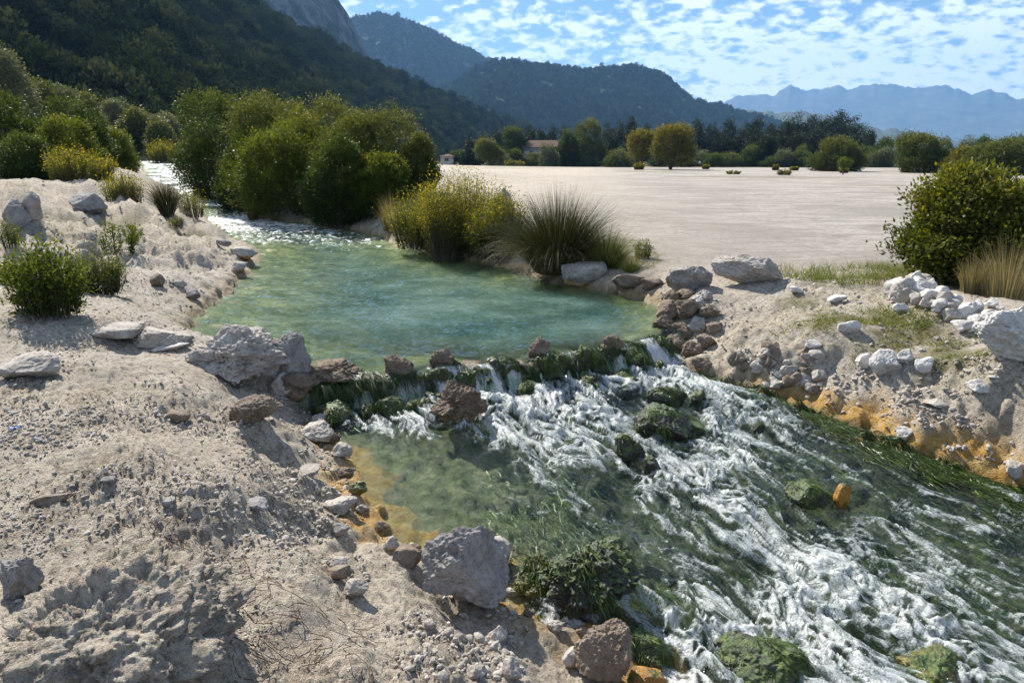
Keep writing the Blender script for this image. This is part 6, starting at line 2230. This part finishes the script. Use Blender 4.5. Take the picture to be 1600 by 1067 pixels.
def goal(label, px, py, wpx):
    c = on_level(px, py, 0.0)
    dep = c[1] * _cp + 1.7 * _sp
    w = wpx / FPX * dep / 2
    h = w * 2 / 3.0 * 1.05
    root = link('goal_frame', None, label=label, cat='goal', loc=tuple(c))
    for s in (-1, 1):
        v, f = tubes([np.array([[s * w, 0, -.1], [s * w, 0, h]])], [np.array([.075, .075])], 8)
        link('post', mesh_np('post', v, f, None, True, M_METAL), parent=root)
    v, f = tubes([np.array([[-w - .06, 0, h], [w + .06, 0, h]])], [np.array([.075, .075])], 8)
    link('crossbar', mesh_np('crossbar', v, f, None, True, M_METAL), parent=root)
    return root


goal('white goal frame on the far side of the field', 1134, 258.8, 31)
goal('fainter goal frame in the shade left of the big round field bush', 1240, 258.6, 27)


def pole(label, px, y, top, arms):
    c, dep = at_px(px, y)
    H = top_height(top, y, c[2])
    root = link('utility_pole', None, label=label, cat='pole', loc=tuple(c))
    v, f = tubes([np.array([[0, 0, -.3], [0, 0, H]])], [np.array([.16, .10])], 8)
    link('post', mesh_np('post', v, f, None, True, M_POLE), parent=root)
    for z in arms:
        v, f = box(-1.1, 1.1, -.22, -.115, H - z - .08, H - z + .08)
        link('crossarm', mesh_np('crossarm', v, f, None, False, M_POLE), parent=root)


pole('utility pole with crossarm at the far right skyline', 1589, 210, 213, (.35,))
pole('utility pole rising beside the low pale shed', 1382, 205, 213, (.4,))
pole('bare pole left of the utility pole by the shed', 1374, 200, 216, ())


def pylon():
    c, dep = at_px(1508, 400)
    H = top_height(212, 400, c[2])
    root = link('lattice_pylon', None, label='lattice pylon with broad arm on the right skyline', cat='pylon', loc=tuple(c))
    b0, b1 = 1.6, .5
    P, Rd = [], []
    for sx in (-1, 1):
        for sy in (-1, 1):
            P.append(np.array([[sx * b0, sy * b0, -.3], [sx * b1, sy * b1, H]]))
            Rd.append(np.array([.12, .09]))
    for k in range(7):
        za, zb = H * k / 7, H * (k + 1) / 7
        wa, wb = b0 + (b1 - b0) * k / 7, b0 + (b1 - b0) * (k + 1) / 7
        for sy in (-1, 1):
            P.append(np.array([[-wa, sy * wa, za], [wb, sy * wb, zb]]))
            P.append(np.array([[wa, sy * wa, za], [-wb, sy * wb, zb]]))
            Rd += [np.array([.06, .06])] * 2
    v, f = tubes(P, Rd, 4)
    link('lattice', mesh_np('lattice', v, f, None, False, M_STEEL), parent=root)
    v, f = tubes([np.array([[-2.2, 0, H + .05], [2.6, 0, H + .35]]), np.array([[-2.2, 0, H + .05], [2.6, 0, H - .5]])], [np.array([.12, .12])] * 2, 4)
    link('arm', mesh_np('arm', v, f, None, False, M_STEEL), parent=root)


pylon()


def person():
    c = on_level(1093, 261.5, 0.0)
    root = link('person', None, label='distant person in a white top standing at the far edge of the field', cat='person', loc=tuple(c))
    J = dict(pel=(0, 0, .92), chest=(0, .0, 1.28), neck=(0, 0, 1.48), head=(0, -.02, 1.60), crown=(0, 0, 1.72), ls=(-.17, 0, 1.40), le=(-.24, -.02, 1.14), lh=(-.24, -.12, .92), rs=(.17, 0, 1.40), re=(.24, -.02, 1.14), rh=(.24, -.12, .92), lp=(-.10, 0, .88), lk=(-.12, -.02, .48), la=(-.12, .02, .07), lt=(-.13, -.14, .03), rp=(.10, 0, .88), rk=(.12, -.02, .48), ra=(.12, .02, .07), rt=(.13, -.14, .03))
    R_ = dict(pel=.14, chest=.15, neck=.055, head=.09, crown=.06, ls=.065, le=.05, lh=.035, rs=.065, re=.05, rh=.035, lp=.09, lk=.06, la=.042, lt=.03, rp=.09, rk=.06, ra=.042, rt=.03)
    E = [('pel', 'chest'), ('chest', 'neck'), ('neck', 'head'), ('head', 'crown'), ('chest', 'ls'), ('ls', 'le'), ('le', 'lh'), ('chest', 'rs'), ('rs', 're'), ('re', 'rh'), ('pel', 'lp'), ('lp', 'lk'), ('lk', 'la'), ('la', 'lt'), ('pel', 'rp'), ('rp', 'rk'), ('rk', 'ra'), ('ra', 'rt')]
    ks = list(J)
    me = bpy.data.meshes.new('body')
    me.from_pydata([J[k] for k in ks], [(ks.index(a), ks.index(b_)) for a, b_ in E], [])
    b = NB('clothed_body')
    so = b.n('ShaderNodeSeparateXYZ')
    b.set(so.inputs[0], b.obj())
    z = so.outputs['Z']
    col = b.ramp(b.math('MULTIPLY', z, .5), [(0, (.03, .035, .06)), (.455, (.75, .75, .75)), (.73, (.38, .24, .17)), (.83, (.03, .02, .015))], 'CONSTANT')
    me.materials.append(b.done(b.principled(col, .8)))
    o = link('body', me, parent=root)
    o.modifiers.new('skin', 'SKIN')
    for i, k in enumerate(ks):
        sv = me.skin_vertices[0].data[i] if me.skin_vertices else None
        if sv is not None:
            sv.radius = (R_[k], R_[k] * .8)
            sv.use_root = (k == 'pel')
    s = o.modifiers.new('sub', 'SUBSURF')
    s.levels = s.render_levels = 1


person()
